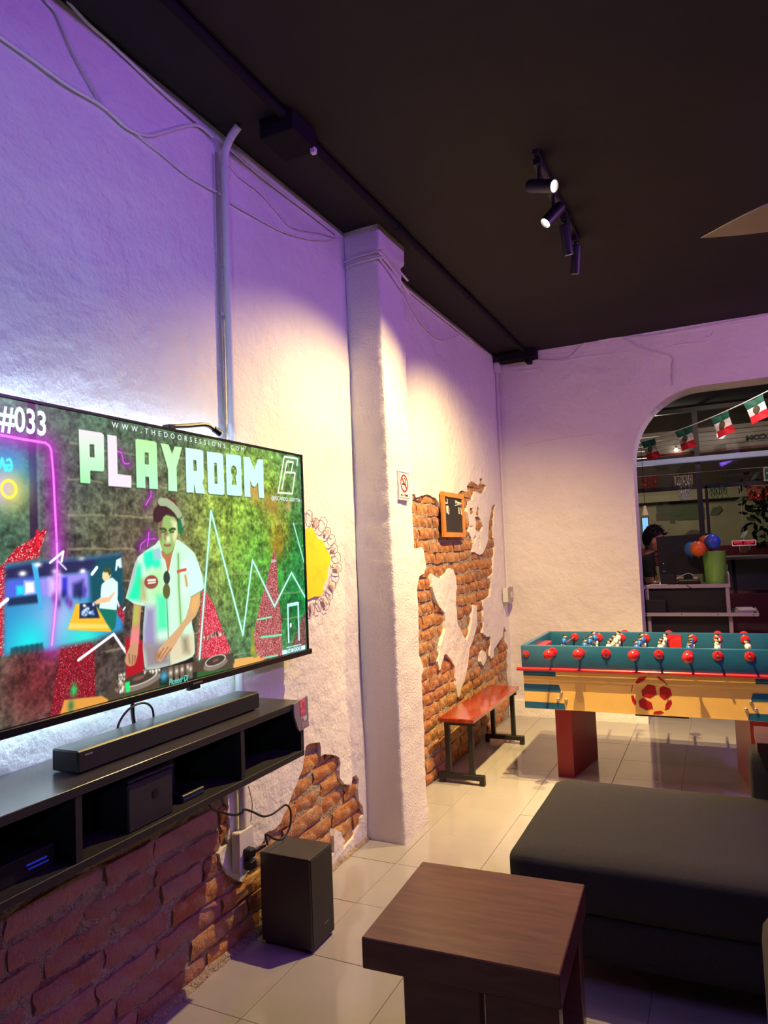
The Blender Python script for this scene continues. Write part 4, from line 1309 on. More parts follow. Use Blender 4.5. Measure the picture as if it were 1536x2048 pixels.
MB().box(.053, 2.222, .358, .086, 2.256, .392, bev=.004).build('plug', M_BLACKPL, pa)
MB().tube([(.080, 2.25, .378), (.090, 2.275, .382), (.095, 2.305, .380)], [.010, .008, .005], 8).build('strain_relief', M_BLACKPL, pa)
pc = [(.12, 2.05, .762), (.13, 2.13, .700), (.13, 2.20, .640), (.12, 2.26, .615), (.11, 2.30, .600), (.10, 2.36, .560), (.10, 2.43, .565), (.10, 2.52, .600), (.10, 2.58, .610), (.10, 2.62, .560), (.10, 2.60, .47), (.10, 2.54, .405), (.10, 2.45, .370), (.10, 2.38, .362), (.095, 2.305, .380)]
q = [(1.96,0.6509),(2.026,0.6052),(2.096,0.5719),(2.139,0.5664),(2.158,0.5694),(2.202,0.5486),(2.273,0.5051),(2.328,0.4911),(2.379,0.4918),(2.432,0.4946),(2.464,0.4668),(2.468,0.428),(2.452,0.3917),(2.409,0.3704),(2.38,0.3754),(2.337,0.3974),(2.29,0.4311)]
pc = [(.115 if i < 4 else .108, a, b) for i, (a, b) in enumerate(q)]
pc = [(.14, pc[0][1] - .03, .752)] + pc + [(.098, 2.315, .380)]
tag(MB().tube(smooth_path(pc, 5), .0042, 8).build('power_cord', M_CABLEB, None, smooth=True, base=True), 'black power cord looping from the shelf to the wall outlet', 'cord')  # power cord from the shelf to the outlet
q = [(2.313,0.5973),(2.325,0.5649),(2.336,0.5162),(2.328,0.4825),(2.324,0.4552)]
tag(MB().tube(smooth_path([(.014, a, b) for a, b in q], 4), .0016, 5).build('thin_wire', M_CABLEB, None, base=True), 'thin dark wire hanging just beside the lower conduit pipe', 'wire')
# looped leads between television and shelf
tag(MB().tube(smooth_path([(.108, 1.56, .960), (.112, 1.56, 1.02), (.116, 1.60, 1.060), (.116, 1.66, 1.066), (.112, 1.70, 1.04), (.108, 1.71, .99), (.105, 1.71, .960)], 6), .0035, 7).build('looped_lead', M_CABLEB, None, smooth=True, base=True), 'black lead arching in a loop behind the soundbar', 'cord')
tag(MB().tube(smooth_path([(.075, 1.655, 1.09), (.08, 1.65, 1.03), (.09, 1.655, .957)], 6), .006, 8).build('power_lead', M_CABLEB, None, smooth=True, base=True), 'thick black lead hanging straight down from the television to the shelf', 'cord')
tag(MB().tube(smooth_path([(.10, 1.68, .958), (.11, 1.72, .985), (.10, 1.77, .990), (.11, 1.82, 1.0), (.10, 1.86, .975)], 5), .0014, 5).build('thin_wire', mat('red_wire', H('#8a2a2a'), .5), None, base=True), 'thin red wire lying loose behind the soundbar', 'wire')

# ------------------------------------------------------------------ cables clipped to the walls
def wall_cable(q, r, label, x=.012, k=4, name='wall_cable', mt=None):
    P = smooth_path([(x, a, b) for a, b in q], k)
    return tag(MB().tube(P, r, 6).build(name, mt or M_CABLEW, None, smooth=True, base=True), label, 'cable')
wall_cable([(1.227,3.015),(1.268,3.016),(1.379,3.016),(1.5,3.013),(1.636,3.025),(1.745,3.01),(1.831,3.031),(1.888,3.068),(1.973,3.132),(2.064,3.198),(2.131,3.229),(2.208,3.228)], .0065, 'thick white cable sagging across the upper plaster and curling up to the pipe')
wall_cable([(1.409,3.258),(1.421,3.237),(1.462,3.222),(1.511,3.152),(1.581,3.082),(1.636,3.033)], .0055, 'white cable dropping steeply from the ceiling edge to the sagging cable')
wall_cable([(1.776,3.013),(1.898,3.004),(2.056,2.991),(2.227,3.002),(2.293,3),(2.451,3.008),(2.72,3.036),(2.994,3.11),(3.211,3.199),(3.29,3.243)], .0035, 'thin pale cable running behind the conduit pipe to the pillar top')
wall_cable([(2.301,3.184),(2.377,3.147),(2.543,3.143),(2.686,3.11),(2.802,3.092),(3.043,3.168),(3.238,3.216)], .003, 'thin cable sagging between the conduit pipe top and the pillar')
wall_cable([(1.455,3.306),(1.576,3.276),(1.69,3.269),(1.929,3.244),(2.201,3.232)], .006, 'white cable hugging the ceiling edge left of the conduit pipe')
wall_cable([(2.311,3.234),(2.462,3.225),(2.637,3.224),(2.915,3.232),(3.239,3.235)], .005, 'white cable hugging the ceiling edge between conduit pipe and pillar')
wall_cable([(4.076,3.24),(4.289,3.123),(4.529,3.063),(4.8,3.069),(5.059,3.152),(5.259,3.243)], .0035, 'thin cable sagging in a loop on the wall just past the pillar')
wall_cable([(4.007,3.269),(4.15,3.247),(4.55,3.243),(5.02,3.244),(5.578,3.245),(6.071,3.258)], .006, 'white cable hugging the ceiling edge beyond the pillar')
wall_cable([(2.225, 3.17), (2.222, 2.6), (2.228, 2.1), (2.224, 1.9)], .006, 'grey cable running down close beside the conduit pipe', mt=mat('grey_cable', (.28, .25, .24), .6))
for (z, nm) in ((3.13, 'upper'), (3.095, 'lower')):
    P = [(.0, PY0 - .012, z - .01), (.08, PY0 - .016, z), (.21, PY0 - .016, z + .004), (.232, PY0 + .002, z), (.236, PY0 + .1, z - .02), (.235, PY0 + .32, z - .05 if nm == 'upper' else z - .09)]
    tag(MB().tube(smooth_path(P, 4), .0065, 6).build('pillar_cable', M_CABLEW, None, smooth=True, base=True), nm + ' white cable wrapped around the top of the pillar', 'cable')
def back_cable(q, r, label):
    P = smooth_path([(a, back_y(a, b) - .006, b) for a, b in q], 4)
    return tag(MB().tube(P, r, 6).build('wall_cable', M_CABLEW, None, smooth=True, base=True), label, 'cable')
back_cable([(0.08455,3.254),(0.3226,3.216),(0.5906,3.169),(0.7052,3.198),(0.8217,3.29),(0.9677,3.295),(1.127,3.275),(1.261,3.181),(1.377,3.116),(1.516,3.055),(1.519,2.974),(1.509,2.812)], .005, 'pale cable crossing the back wall and dropping to the arch')
back_cable([(0.8588,3.297),(1.127,3.283),(1.385,3.256),(1.798,3.261),(2.034,3.271),(2.335,3.272)], .006, 'pale cable rising along the back wall under the ceiling')
# corner conduit with light switch
cc = thing('corner_conduit', (.02, 6.2, 1.1), 'slim white conduit running down the corner to a switch box', 'conduit')
MB().tube([(.018, 6.225, 3.16), (.018, 6.222, 2.4), (.018, 6.215, 1.6), (.018, 6.20, 1.14)], .011, 8).build('pipe', M_CABLEW, cc, smooth=True)
MB().box(.006, 6.18, 3.13, .05, 6.262, 3.22, bev=.004).build('junction_box', M_WHITEPL, cc)
for z in (2.75, 1.42):
    MB().cyl((.018, 6.22, z - .015), (.018, 6.22, z + .015), .0135, n=8).build('collar', M_CABLEW, cc)
sx = thing('light_switch', (.03, 6.16, 1.02), 'white switch box with a grey rocker on the brick wall by the corner', 'light switch')
MB().box(.008, 6.075, 1.025, .060, 6.205, 1.150, bev=.003).build('box', M_WHITEPL, sx)
MB().box(.060, 6.070, 1.018, .070, 6.210, 1.157, bev=.002).build('plate', mat('grey_plate', (.35, .33, .33), .5), sx)
MB().box(.070, 6.12, 1.06, .076, 6.16, 1.115, bev=.002).build('rocker', M_WHITEPL, sx)

# ------------------------------------------------------------------ no-smoking sign on the pillar
M_SIGNW = mat('white_sign', (.82, .80, .78), .45)
M_SIGNR = mat('red_print', H('#b01f2c'), .5)
M_SIGNK = mat('black_print', (.02, .02, .02), .5)
sg = thing('no_smoking_sign', (.212, 3.515, 1.80), 'small white no smoking sign with red circle on the pillar', 'sign')
gx = .2225
s0, s1, w0, w1 = 3.452, 3.580, 1.800, 1.946
MB().box(.200, s0 - .006, w0 - .010, gx, s1 + .006, w1 + .006, bev=.001).build('board', M_SIGNW, sg)
def frame(mbq, a, b, c, d, t, x0, x1):
    mbq.box(x0, a, b, x1, c, b + t)
    mbq.box(x0, a, d - t, x1, c, d)
    mbq.box(x0, a, b + t, x1, a + t, d - t)
    mbq.box(x0, c - t, b + t, x1, c, d - t)
    return mbq
frame(MB(), s0, w0, s1, w1, .003, gx, gx + .0008).build('border', M_SIGNK, sg)
c_ = (3.516, 1.884)
R0, R1 = .050, .040
rg = MB()
N = 32
for i in range(N):
    a, b = 2 * math.pi * i / N, 2 * math.pi * (i + 1) / N
    rg.prism([(c_[0] + R0 * math.cos(a), c_[1] + R0 * math.sin(a)), (c_[0] + R0 * math.cos(b), c_[1] + R0 * math.sin(b)), (c_[0] + R1 * math.cos(b), c_[1] + R1 * math.sin(b)), (c_[0] + R1 * math.cos(a), c_[1] + R1 * math.sin(a))], gx, gx + .0012, 'x')
d_ = .7071
rg.prism([(c_[0] - .043 * d_ - .004, c_[1] + .043 * d_ - .004), (c_[0] - .043 * d_ + .004, c_[1] + .043 * d_ + .004), (c_[0] + .043 * d_ + .004, c_[1] - .043 * d_ + .004), (c_[0] + .043 * d_ - .004, c_[1] - .043 * d_ - .004)], gx, gx + .0014, 'x')
rg.build('red_circle', M_SIGNR, sg)
cg = MB().box(gx, c_[0] - .028, c_[1] - .010, gx + .001, c_[0] + .012, c_[1] + .000)
cg.box(gx, c_[0] + .016, c_[1] - .010, gx + .001, c_[0] + .026, c_[1] + .000)
cg.build('cigarette', M_SIGNK, sg)
MB().tube(smooth_path([(gx + .0008, c_[0] + .018, c_[1] + .003), (gx + .0008, c_[0] + .012, c_[1] + .012), (gx + .0008, c_[0] + .018, c_[1] + .020), (gx + .0008, c_[0] + .006, c_[1] + .029), (gx + .0008, c_[0] - .006, c_[1] + .022)], 5), .0022, 5).build('smoke', M_SIGNK, sg)
text('NO FUMAR', .021, 'x', (gx + .0006, 3.516, 1.817), M_SIGNK, 'lettering', sg, align='CENTER', width=.10, depth=.0003, bold=.0004)

# ------------------------------------------------------------------ chalkboard on the brick
M_PINE = wood('orange_pine', H('#c47a34'), H('#d8924a'), .45, (8, 8, 1))
M_SLATE = mat('chalkboard_slate', (.020, .018, .018), .65, var=(6, (.055, .05, .048), .5, .8))
M_CHALK = mat('white_chalk', (.75, .73, .70), .9)
cbd = thing('chalkboard', (.03, 4.86, 1.575), 'small chalkboard in an orange wooden frame hung on the brick wall', 'chalkboard')
b0, b1, e0, e1 = 4.615, 5.075, 1.600, 1.925
fx = .034
for (a, b, c, d) in ((b0, e0, b1, e0 + .035), (b0, e1 - .035, b1, e1), (b0, e0 + .035, b0 + .045, e1 - .035), (b1 - .045, e0 + .035, b1, e1 - .035)):
    MB().box(.012, a, b, fx, c, d, bev=.002).build('frame_rail', M_PINE, cbd)
MB().box(.014, b0 + .03, e0 + .02, fx - .008, b1 - .03, e1 - .02).build('slate', M_SLATE, cbd)
MB().box(.0, b0 + .08, e1 - .06, .014, b0 + .12, e1 - .02).build('hanger', M_BLACKMET, cbd)
MB().box(.0, b1 - .12, e1 - .06, .014, b1 - .08, e1 - .02).build('hanger', M_BLACKMET, cbd)
fx2 = fx - .007
def chalk(q, r=.0035):
    MB().tube(smooth_path([(fx2, a, b) for a, b in q], 4), r, 5).build('chalk_mark', M_CHALK, cbd)
def cbp(u, v):
    return (b0 + .045 + u * (b1 - b0 - .09), e0 + .035 + v * (e1 - e0 - .07))
chalk([cbp(.15, .95), cbp(.16, .84), cbp(.10, .83), cbp(.02, .86)])
chalk([cbp(.02, .80), cbp(.18, .82)])
chalk([cbp(.08, .74), cbp(.10, .54)], .005)
chalk([cbp(.17, .75), cbp(.22, .68), cbp(.21, .54), cbp(.17, .52), cbp(.15, .62), cbp(.17, .75)], .004)
chalk([cbp(.62, .94), cbp(.64, .84), cbp(.70, .93)])
chalk([cbp(.73, .85), cbp(.76, .90), cbp(.78, .85), cbp(.82, .90), cbp(.84, .85), cbp(.88, .89), cbp(.92, .85), cbp(.95, .89), cbp(.97, .85)])
chalk([cbp(.58, .78), cbp(.78, .82), cbp(.95, .82)])
chalk([cbp(.80, .75), cbp(.81, .55)], .0055)
chalk([cbp(.92, .74), cbp(.95, .53)], .0055)

# ------------------------------------------------------------------ bench
M_REDWOOD = wood('red_varnished_wood', H('#7e2413'), H('#9c3a1e'), .16, (12, 1, 12), coat=.5)
bn = thing('bench', (.20, 4.75, 0), 'narrow bench with red varnished seat and black metal legs against the brick wall', 'bench')
BZ = .432
MB().box(.066, 4.25, BZ - .028, .306, 5.375, BZ, bev=.004).build('seat', M_REDWOOD, bn)
for y in (4.335, 5.335):
    fm = MB()
    MB().box(.03, y - .018, .03, .335, y + .018, .062, bev=.002).build('foot_bar', M_BLACKMET, bn)
    for x in (.03, .303):
        MB().box(x, y - .018, 0, x + .032, y + .018, .032, bev=.001).build('foot', M_BLACKMET, bn)
    for x in (.095, .255):
        MB().box(x - .016, y - .016, .06, x + .016, y + .016, BZ - .058, bev=.002).build('leg', M_BLACKMET, bn)
    MB().box(.079, y - .018, BZ - .06, .290, y + .018, BZ - .028, bev=.002).build('seat_support', M_BLACKMET, bn)


# ------------------------------------------------------------------ table football
FX0, FX1, FY0, FY1, FZT, FZB = 0.585, 2.117, 4.430, 5.208, 0.880, 0.482
FRZ = 0.733
M_TEAL = mat('teal_blue_paint', H('#20597e'), .28, var=(5, H('#215076'), .4, .7), coat=.2)
M_CREAM = mat('cream_yellow_paint', H('#e2ba70'), .4, var=(4, H('#d9ae62'), .4, .7))
M_RED = mat('red_enamel', H('#b3202c'), .25, coat=.3)
M_REDP = mat('red_painted_wood', H('#8e1420'), .4)
M_STEEL = mat('steel', (.55, .52, .5), .3, metal=1.0)
M_FIELD = mat('dark_green_field', H('#2c4a3a'), .4)
M_SHIRTB = mat('blue_shirt_paint', H('#2c66c0'), .4)
M_SHIRTW = mat('white_shirt_paint', H('#e6e0d2'), .4)
M_SKIN = mat('player_skin_paint', H('#e3c2a4'), .5)
M_HAIR = mat('player_hair_paint', H('#15120f'), .5)
ft = thing('foosball_table', ((FX0 + FX1) / 2, (FY0 + FY1) / 2, 0), 'blue and cream table football game with red knobs on red plank legs', 'foosball table')
T = .032
MB().box(FX0, FY0, FRZ, FX1, FY0 + T, FZT, bev=.006).build('front_rail_board', M_TEAL, ft, smooth=True)
MB().box(FX0, FY1 - T, FRZ, FX1, FY1, FZT, bev=.006).build('rear_rail_board', M_TEAL, ft, smooth=True)
for x in (FX0, FX1 - T):
    MB().box(x, FY0 + T, FRZ, x + T, FY1 - T, FZT, bev=.005).build('end_board', M_TEAL, ft, smooth=True)
MB().box(FX0 + .006, FY0 + .012, FZB, FX1 - .006, FY1 - .012, FRZ, bev=.002).build('lower_case', M_CREAM, ft)
MB().box(FX0 + T, FY0 + T, FRZ, FX1 - T, FY1 - T, FRZ + .012).build('playing_field', M_FIELD, ft)
# raised red edge strips along the field
for (a, b) in ((FY0 + T, FY0 + T + .05), (FY1 - T - .05, FY1 - T)):
    MB().prism([(a, FRZ + .012), (b, FRZ + .012), (b if a < 4.8 else a, FRZ + .012), ((a if a < 4.8 else b), FRZ + .045)], FX0 + T, FX1 - T, 'x').build('field_edge', M_RED, ft)
# round red rail around the case
for (a, b) in (((FX0 - .028, FY0 - .012, FRZ), (FX1 + .028, FY0 - .012, FRZ)), ((FX0 - .028, FY1 + .012, FRZ), (FX1 + .028, FY1 + .012, FRZ))):
    MB().cyl(a, b, .012, n=12).build('red_rail', M_RED, ft, smooth=True)
# painted stripes: thin plates
py_ = FY0 + .0105
def stripe(q):
    MB().prism(q, py_, py_ + .004, 'y').build('painted_stripe', M_TEAL, ft)
for s in (-1, 1):
    cx_ = (FX0 + FX1) / 2
    h = (FX1 - FX0) / 2 - .006
    for (z0, z1, w0, w1) in ((.688, .722, .205, .205), (.592, .636, .235, .222), (.484, .524, .255, .248)):
        stripe([(cx_ + s * h, z0), (cx_ + s * (h - w0), z0), (cx_ + s * (h - w1), z1), (cx_ + s * h, z1)])
    for (dx, z) in ((.235, .588), (.213, .548), (.262, .546)):
        MB().sphere((cx_ + s * (h - dx), FY0 + .008, z), .010, 10, 6).build('bolt', M_STEEL, ft, smooth='all')
# football painted in the middle of the front
M_BALLR = mat('red_ball_paint', H('#a3141f'), .4)
bc = (1.352, .606)
BR = .118
def bp(u, v):
    return (bc[0] + BR * u, bc[1] + BR * v)
for q in ([(-.45, .15), (-.12, .48), (.22, .42), (.28, .0), (-.05, -.22), (-.42, -.12)],
          [(.42, .32), (.60, .42), (.92, .30), (.98, -.02), (.62, -.28), (.40, -.1)],
          [(-.62, -.38), (-.40, -.22), (.0, -.42), (.06, -.72), (-.26, -.82), (-.58, -.66)],
          [(.66, -.45), (.92, -.22), (.96, -.42), (.78, -.72), (.60, -.76)],
          [(-.72, .55), (-.52, .80), (-.16, .88), (-.28, .66), (-.62, .48)],
          [(.10, -.86), (.40, -.80), (.56, -.88), (.38, -.98), (.04, -1.0)],
          [(-.96, -.12), (-.84, -.10), (-.72, -.44), (-.78, -.62), (-.92, -.42)],
          [(-.96, .06), (-.86, .40), (-.82, .44), (-.92, .06)],
          [(.34, .80), (.62, .64), (.82, .42), (.78, .52), (.60, .76), (.40, .90)],
          [(-.06, .96), (.16, .95), (.14, .985), (-.04, .99)]):
    MB().prism([bp(u, v) for u, v in q], py_ + .0005, py_ + .004, 'y').build('painted_ball_panel', M_BALLR, ft)
MB().box(1.255, FY0 + .02, FZB - .010, 1.55, FY0 + .30, FZB).build('ball_tray', M_BLACKPL, ft)
# goal box inside the left end
MB().box(FX0 + T, 4.70, FRZ + .012, FX0 + T + .055, 4.95, FZT - .035, bev=.008).build('goal_box', M_RED, ft)
MB().box(FX1 - T - .055, 4.70, FRZ + .012, FX1 - T, 4.95, FZT - .035, bev=.008).build('goal_box', M_RED, ft)
MB().box(1.415, FY1 - T - .006, FRZ + .03, 1.500, FY1 - T, FZT - .012).build('score_plate', M_RED, ft)
# plank legs
for sg_ in (1, -1):
    c_x = (FX0 + FX1) / 2
    q = [(c_x - sg_ * (c_x - a), b) for a, b in ((.731, 4.66), (.834, 4.66), (.910, 5.14), (.808, 5.14))]
    MB().prism(q, 0, FZB + .0005, 'z').build('leg', M_REDP, ft)
# plain disc at the left end of the front
MB().lathe((.618, FY0, .826), [(.021, 0), (.021, -.006), (.012, -.008)], 16, 'y').build('end_disc', M_RED, ft)
MB().lathe((.618, FY0, .826), [(.008, -.008), (.008, -.011)], 10, 'y').build('end_bolt', M_STEEL, ft)
RZ = .842
def player_mesh(shirt):
    p = MB()
    p.cur = 1
    p.sphere((0, 0, .028), .0125, 8, 6)
    p.cur = 2
    p.sphere((-.002, 0, .034), .0125, 8, 5, (1, 1, .75))
    p.cur = 0
    p.lathe((0, 0, -.03), [(.012, 0), (.017, .02), (.018, .036), (.008, .048)], 8)
    p.cyl((0, -.018, .008), (.004, -.020, -.022), .006, .005, 6)
    p.cyl((0, .018, .008), (.004, .020, -.022), .006, .005, 6)
    p.cur = 3
    p.lathe((0, 0, -.052), [(.013, 0), (.015, .024)], 8)
    p.cyl((0, -.007, -.05), (0, -.007, -.078), .0065, .006, 6)
    p.cyl((0, .007, -.05), (0, .007, -.078), .0065, .006, 6)
    p.cur = 1
    p.box(-.008, -.014, -.088, .016, .014, -.076)
    me = bpy.data.meshes.new('player')
    me.from_pydata(p.v, [], p.f)
    for mt in (shirt, M_SKIN, M_HAIR, M_SHIRTW):
        me.materials.append(mt)
    me.polygons.foreach_set('material_index', p.mi)
    me.polygons.foreach_set('use_smooth', [True] * len(me.polygons))
    return me
PLB, PLW = player_mesh(M_SHIRTB), player_mesh(M_SHIRTW)
RODS = [(.788, 'b', [4.80], .115, True), (.957, 'b', [4.60, 4.80, 5.00], .075, True), (1.111, 'w', [4.56, 4.68, 4.86, 5.02], .02, False), (1.275, 'b', [4.56, 4.74, 4.94], .07, True),
        (1.411, 'w', [4.58, 4.72, 4.94], .065, False), (1.571, 'b', [4.54, 4.64, 4.76, 4.92], .095, True), (1.725, 'w', [4.60, 4.74, 4.94], .060, False), (1.887, 'w', [4.68], .055, False)]
for (x, team, ys, out, knob) in RODS:
    y_front = FY0 - out
    rod = MB().cyl((x, y_front, RZ), (x, FY1 + .16, RZ), .0065, n=8).build('rod', M_STEEL, ft, smooth=True)
    for yy_ in ys:
        o = bpy.data.objects.new('player', PLB if team == 'b' else PLW)
        COL.objects.link(o)
        o.parent = rod
        o.location = Vector((x, yy_, RZ + .022)) - wpos(rod)
        o.rotation_euler = (0, random.uniform(-.25, .25), 0 if team == 'b' else math.pi)
    for yb, sgn in ((FY0, -1), (FY1, 1), (FY1 - T, -1)):
        MB().lathe((x, yb, RZ), [(.028, 0), (.028, .004 * sgn), (.020, .009 * sgn), (.013, .010 * sgn)], 18, 'y').build('bearing', M_RED, ft, smooth=True)
        if yb == FY0:
            MB().cyl((x, FY0 - .0095, RZ + .018), (x, FY0 - .0115, RZ + .018), .0035, n=6).build('bearing_screw', M_BLACKPL, ft)
    if knob:
        MB().lathe((x, y_front, RZ), [(.010, .028), (.016, .022), (.028, .006), (.032, -.010), (.028, -.026), (.014, -.034), (.004, -.036)], 18, 'y').build('knob', M_RED, rod, smooth='all')
    else:
        MB().lathe((x, FY1 + .16, RZ), [(.010, -.028), (.016, -.022), (.028, -.006), (.032, .010), (.028, .026), (.014, .034), (.004, .036)], 18, 'y').build('knob', M_RED, rod, smooth='all')

# ------------------------------------------------------------------ low brown table
M_WENGE = wood('dark_brown_wood', H('#53332b'), H('#694438'), .30, (2, 14, 14))
TB = thing('side_table', (1.07, 2.0, 0), 'low square dark brown wooden table with thick top in front of the sofa', 'table')
TB.rotation_euler = (0, 0, math.radians(2.6))
def tb(x0, y0, z0, x1, y1, z1, name, bev=.003):
    o = MB().box(1.07 + x0, 2.0 + y0, z0, 1.07 + x1, 2.0 + y1, z1, bev=bev).build(name, M_WENGE, TB)
    return o
tb(-.268, -.247, .368, .268, .247, .452, 'table_top')
for (x0, x1) in ((-.162, .050), (.065, .255)):
    tb(x0, -.215, 0, x1, -.160, .368, 'leg_plank')


for (x0, x1) in ((-.162, -.13), (.080, .255)):
    tb(x0, .160, 0, x1, .215, .368, 'leg_plank')

# ------------------------------------------------------------------ sofa
M_SOFA = mat('charcoal_fabric', (0.034, 0.033, 0.038), .9, bumps=[(350, 2, .5, .002), (6, 3, .15, .02)], var=(500, (.054, .052, .058), .4, .6, 2), spec=.2)
M_SOFAL = mat('grey_fabric', (0.10, 0.09, 0.085), .9, bumps=[(350, 2, .5, .002)], spec=.2)
def cushion(x0, y0, z0, x1, y1, z1, r, puff, name, mt, parent, seg=14):
    vs_ = []
    bm = bmesh.new()
    bmesh.ops.create_cube(bm, size=2)
    bmesh.ops.subdivide_edges(bm, edges=bm.edges[:], cuts=seg, use_grid_fill=True)
    hx, hy, hz = (x1 - x0) / 2, (y1 - y0) / 2, (z1 - z0) / 2
    for v in bm.verts:
        c = Vector((v.co.x * hx, v.co.y * hy, v.co.z * hz))
        q_ = Vector((max(-hx + r, min(hx - r, c.x)), max(-hy + r, min(hy - r, c.y)), max(-hz + r, min(hz - r, c.z))))
        d = c - q_
        if d.length > 1e-9:
            c = q_ + d.normalized() * min(r, d.length if d.length < r else r)
        u, w = v.co.x, v.co.y
        c.z += puff * (1 - u * u) * (1 - w * w) * (1 if v.co.z > 0 else 0) * (v.co.z)
        c += Vector((0, 0, noise.noise(Vector((c.x * 3, c.y * 3, c.z * 3 + x0))) * .006))
        v.co = c + Vector(((x0 + x1) / 2, (y0 + y1) / 2, (z0 + z1) / 2))
    bm.verts.index_update()
    o = MB().add([v.co[:] for v in bm.verts], [tuple(v.index for v in f.verts) for f in bm.faces]).build(name, mt, parent, smooth='all')
    bm.free()
    return o
sf = thing('sofa', (1.9, 2.9, 0), 'large charcoal fabric sofa with a deep chaise seat at the right edge', 'sofa')
cushion(1.010, 2.470, .235, 1.95, 3.345, .432, .055, .014, 'chaise_cushion', M_SOFA, sf)
cushion(1.030, 2.485, .085, 2.0, 3.33, .255, .03, 0, 'chaise_base', M_SOFA, sf, 8)
cushion(1.90, 2.10, .085, 2.9, 3.26, .26, .03, 0, 'seat_base', M_SOFA, sf, 8)
cushion(1.95, 2.18, .24, 2.72, 3.28, .43, .05, .01, 'seat_cushion', M_SOFA, sf)
cushion(1.825, 3.27, .085, 2.9, 3.46, .625, .04, 0, 'arm_rest', M_SOFA, sf, 10)
cushion(2.68, 2.08, .085, 2.95, 3.46, .80, .06, 0, 'back_rest', M_SOFA, sf, 10)
for (x, y) in ((1.09, 2.55), (1.09, 3.27), (2.85, 2.2), (2.85, 3.38), (1.9, 3.38), (1.97, 2.2)):
    MB().cyl((x, y, 0), (x, y, .095), .018, .024, 10).build('foot', M_BLACKPL, sf)
tag(MB().box(1.855, 3.22, .636, 2.06, 3.50, .678, bev=.003).build('wooden_tray', wood('brown_tray_wood', H('#5a3428'), H('#70463a'), .4, (2, 12, 12)), None, base=True), 'small brown wooden tray board resting on the sofa arm', 'tray')
ac = thing('armchair', (2.2, 1.5, 0), 'grey fabric armchair corner cut off by the right frame edge', 'armchair')
cushion(1.800, 1.20, .06, 2.06, 2.02, .61, .07, .01, 'arm_rest', M_SOFAL, ac, 12)
cushion(2.05, 1.22, .06, 2.75, 2.0, .42, .05, .01, 'seat', M_SOFAL, ac, 8)
for (x, y) in ((1.88, 1.28), (1.88, 1.92), (2.68, 1.3), (2.68, 1.92)):
    MB().cyl((x, y, 0), (x, y, .07), .02, n=10).build('foot', M_BLACKPL, ac)


# ------------------------------------------------------------------ ceiling track with four spot heads
M_LENS = mat('lit_lens', (1, .95, .85), .4, emit=(1.0, .90, .62), es=14)
tr = thing('spotlight_track', (1.15, 3.6, CEIL - .04), 'black ceiling track with four swivelling spotlights, two lenses lit', 'track light')
MB().box(1.122, 3.06, CEIL - .022, 1.148, 4.12, CEIL + .002, bev=.002).build('track', M_BLACKMET, tr)
def spot_head(y, d, L, r, energy, angle, target, lit=True):
    base = Vector((1.135, y, CEIL - .035))
    MB().box(1.117, y - .045, CEIL - .058, 1.153, y + .045, CEIL - .030, bev=.002).build('adapter', M_BLACKMET, tr)
    j = base + Vector((0, 0, -.105))
    MB().cyl(base, j, .009, n=8).build('stem', M_BLACKMET, tr)
    d = Vector(d).normalized()
    a, b = j - d * L * .45, j + d * L * .55
    hd = MB()
    n = 20
    u = d.orthogonal().normalized()
    w = d.cross(u)
    prof = [(r * .86, 0), (r, .012), (r, L), (r * .86, L), (r * .84, L - .012)]
    vs_ = []
    for (rr, h) in prof:
        for i in range(n):
            t = 2 * math.pi * i / n
            vs_.append(a + d * h + u * math.cos(t) * rr + w * math.sin(t) * rr)
    fs = [(k * n + i, k * n + (i + 1) % n, (k + 1) * n + (i + 1) % n, (k + 1) * n + i) for k in range(len(prof) - 1) for i in range(n)]
    fs.append(tuple(range(n)))
    hd.add(vs_, fs)
    head = hd.build('spot_head', M_BLACKMET, tr, smooth=True)
    MB().cyl(a + d * (L - .013), a + d * (L - .010), r * .845, n=20).build('lens', M_LENS, head)
    e = a + d * (L + .006)
    o = light('spot_lamp', 'SPOT', e, target if target is not None else e + d, energy, WARM, .016, angle=angle, blend=1.0)
    return e
spot_head(3.13, (.84, -.36, -.40), .150, .030, 45, 80, (2.9, 2.2, .8))
spot_head(3.43, (-.55, -.42, -.72), .130, .030, 380, 104, (0.12, 2.78, .60))
spot_head(3.74, (.05, .30, -.95), .160, .028, 700, 70, (1.36, 4.66, .50))
spot_head(4.03, (-.16, .26, -.95), .160, .028, 380, 112, (0.20, 4.92, .65))

# ------------------------------------------------------------------ dark conduit and boxes on the ceiling
M_DARKP = mat('dark_conduit_paint', (.012, .010, .012), .85, spec=.15)
dp = thing('ceiling_conduit', (.30, 2.0, CEIL - .05), 'black painted conduit pipe running along the ceiling beside the wall', 'pipe')
MB().tube([(.315, -2.9, CEIL - .020), (.305, 2.30, CEIL - .020)], .018, 10).build('pipe', M_DARKP, dp, smooth=True)
MB().tube([(.300, 2.46, CEIL - .020), (.300, 6.16, CEIL - .020)], .018, 10).build('pipe', M_DARKP, dp, smooth=True)
for y in (1.2, 3.4, 4.6, 5.6):
    MB().cyl((.301, y - .02, CEIL - .020), (.301, y + .02, CEIL - .020), .022, n=10).build('collar', M_DARKP, dp)
jb = thing('junction_box', (.26, 2.38, CEIL - .09), 'black flat box on the ceiling conduit with a small white clip', 'junction box')
MB().box(.185, 2.285, CEIL - .085, .345, 2.475, CEIL + .001, bev=.004).build('box', M_DARKP, jb)
MB().box(.330, 2.44, CEIL - .105, .352, 2.462, CEIL - .080, bev=.002).build('clip', M_WHITEPL, jb)
jb2 = thing('cable_block', (.25, 6.2, CEIL - .09), 'black box where the ceiling conduit meets the back wall', 'junction box')
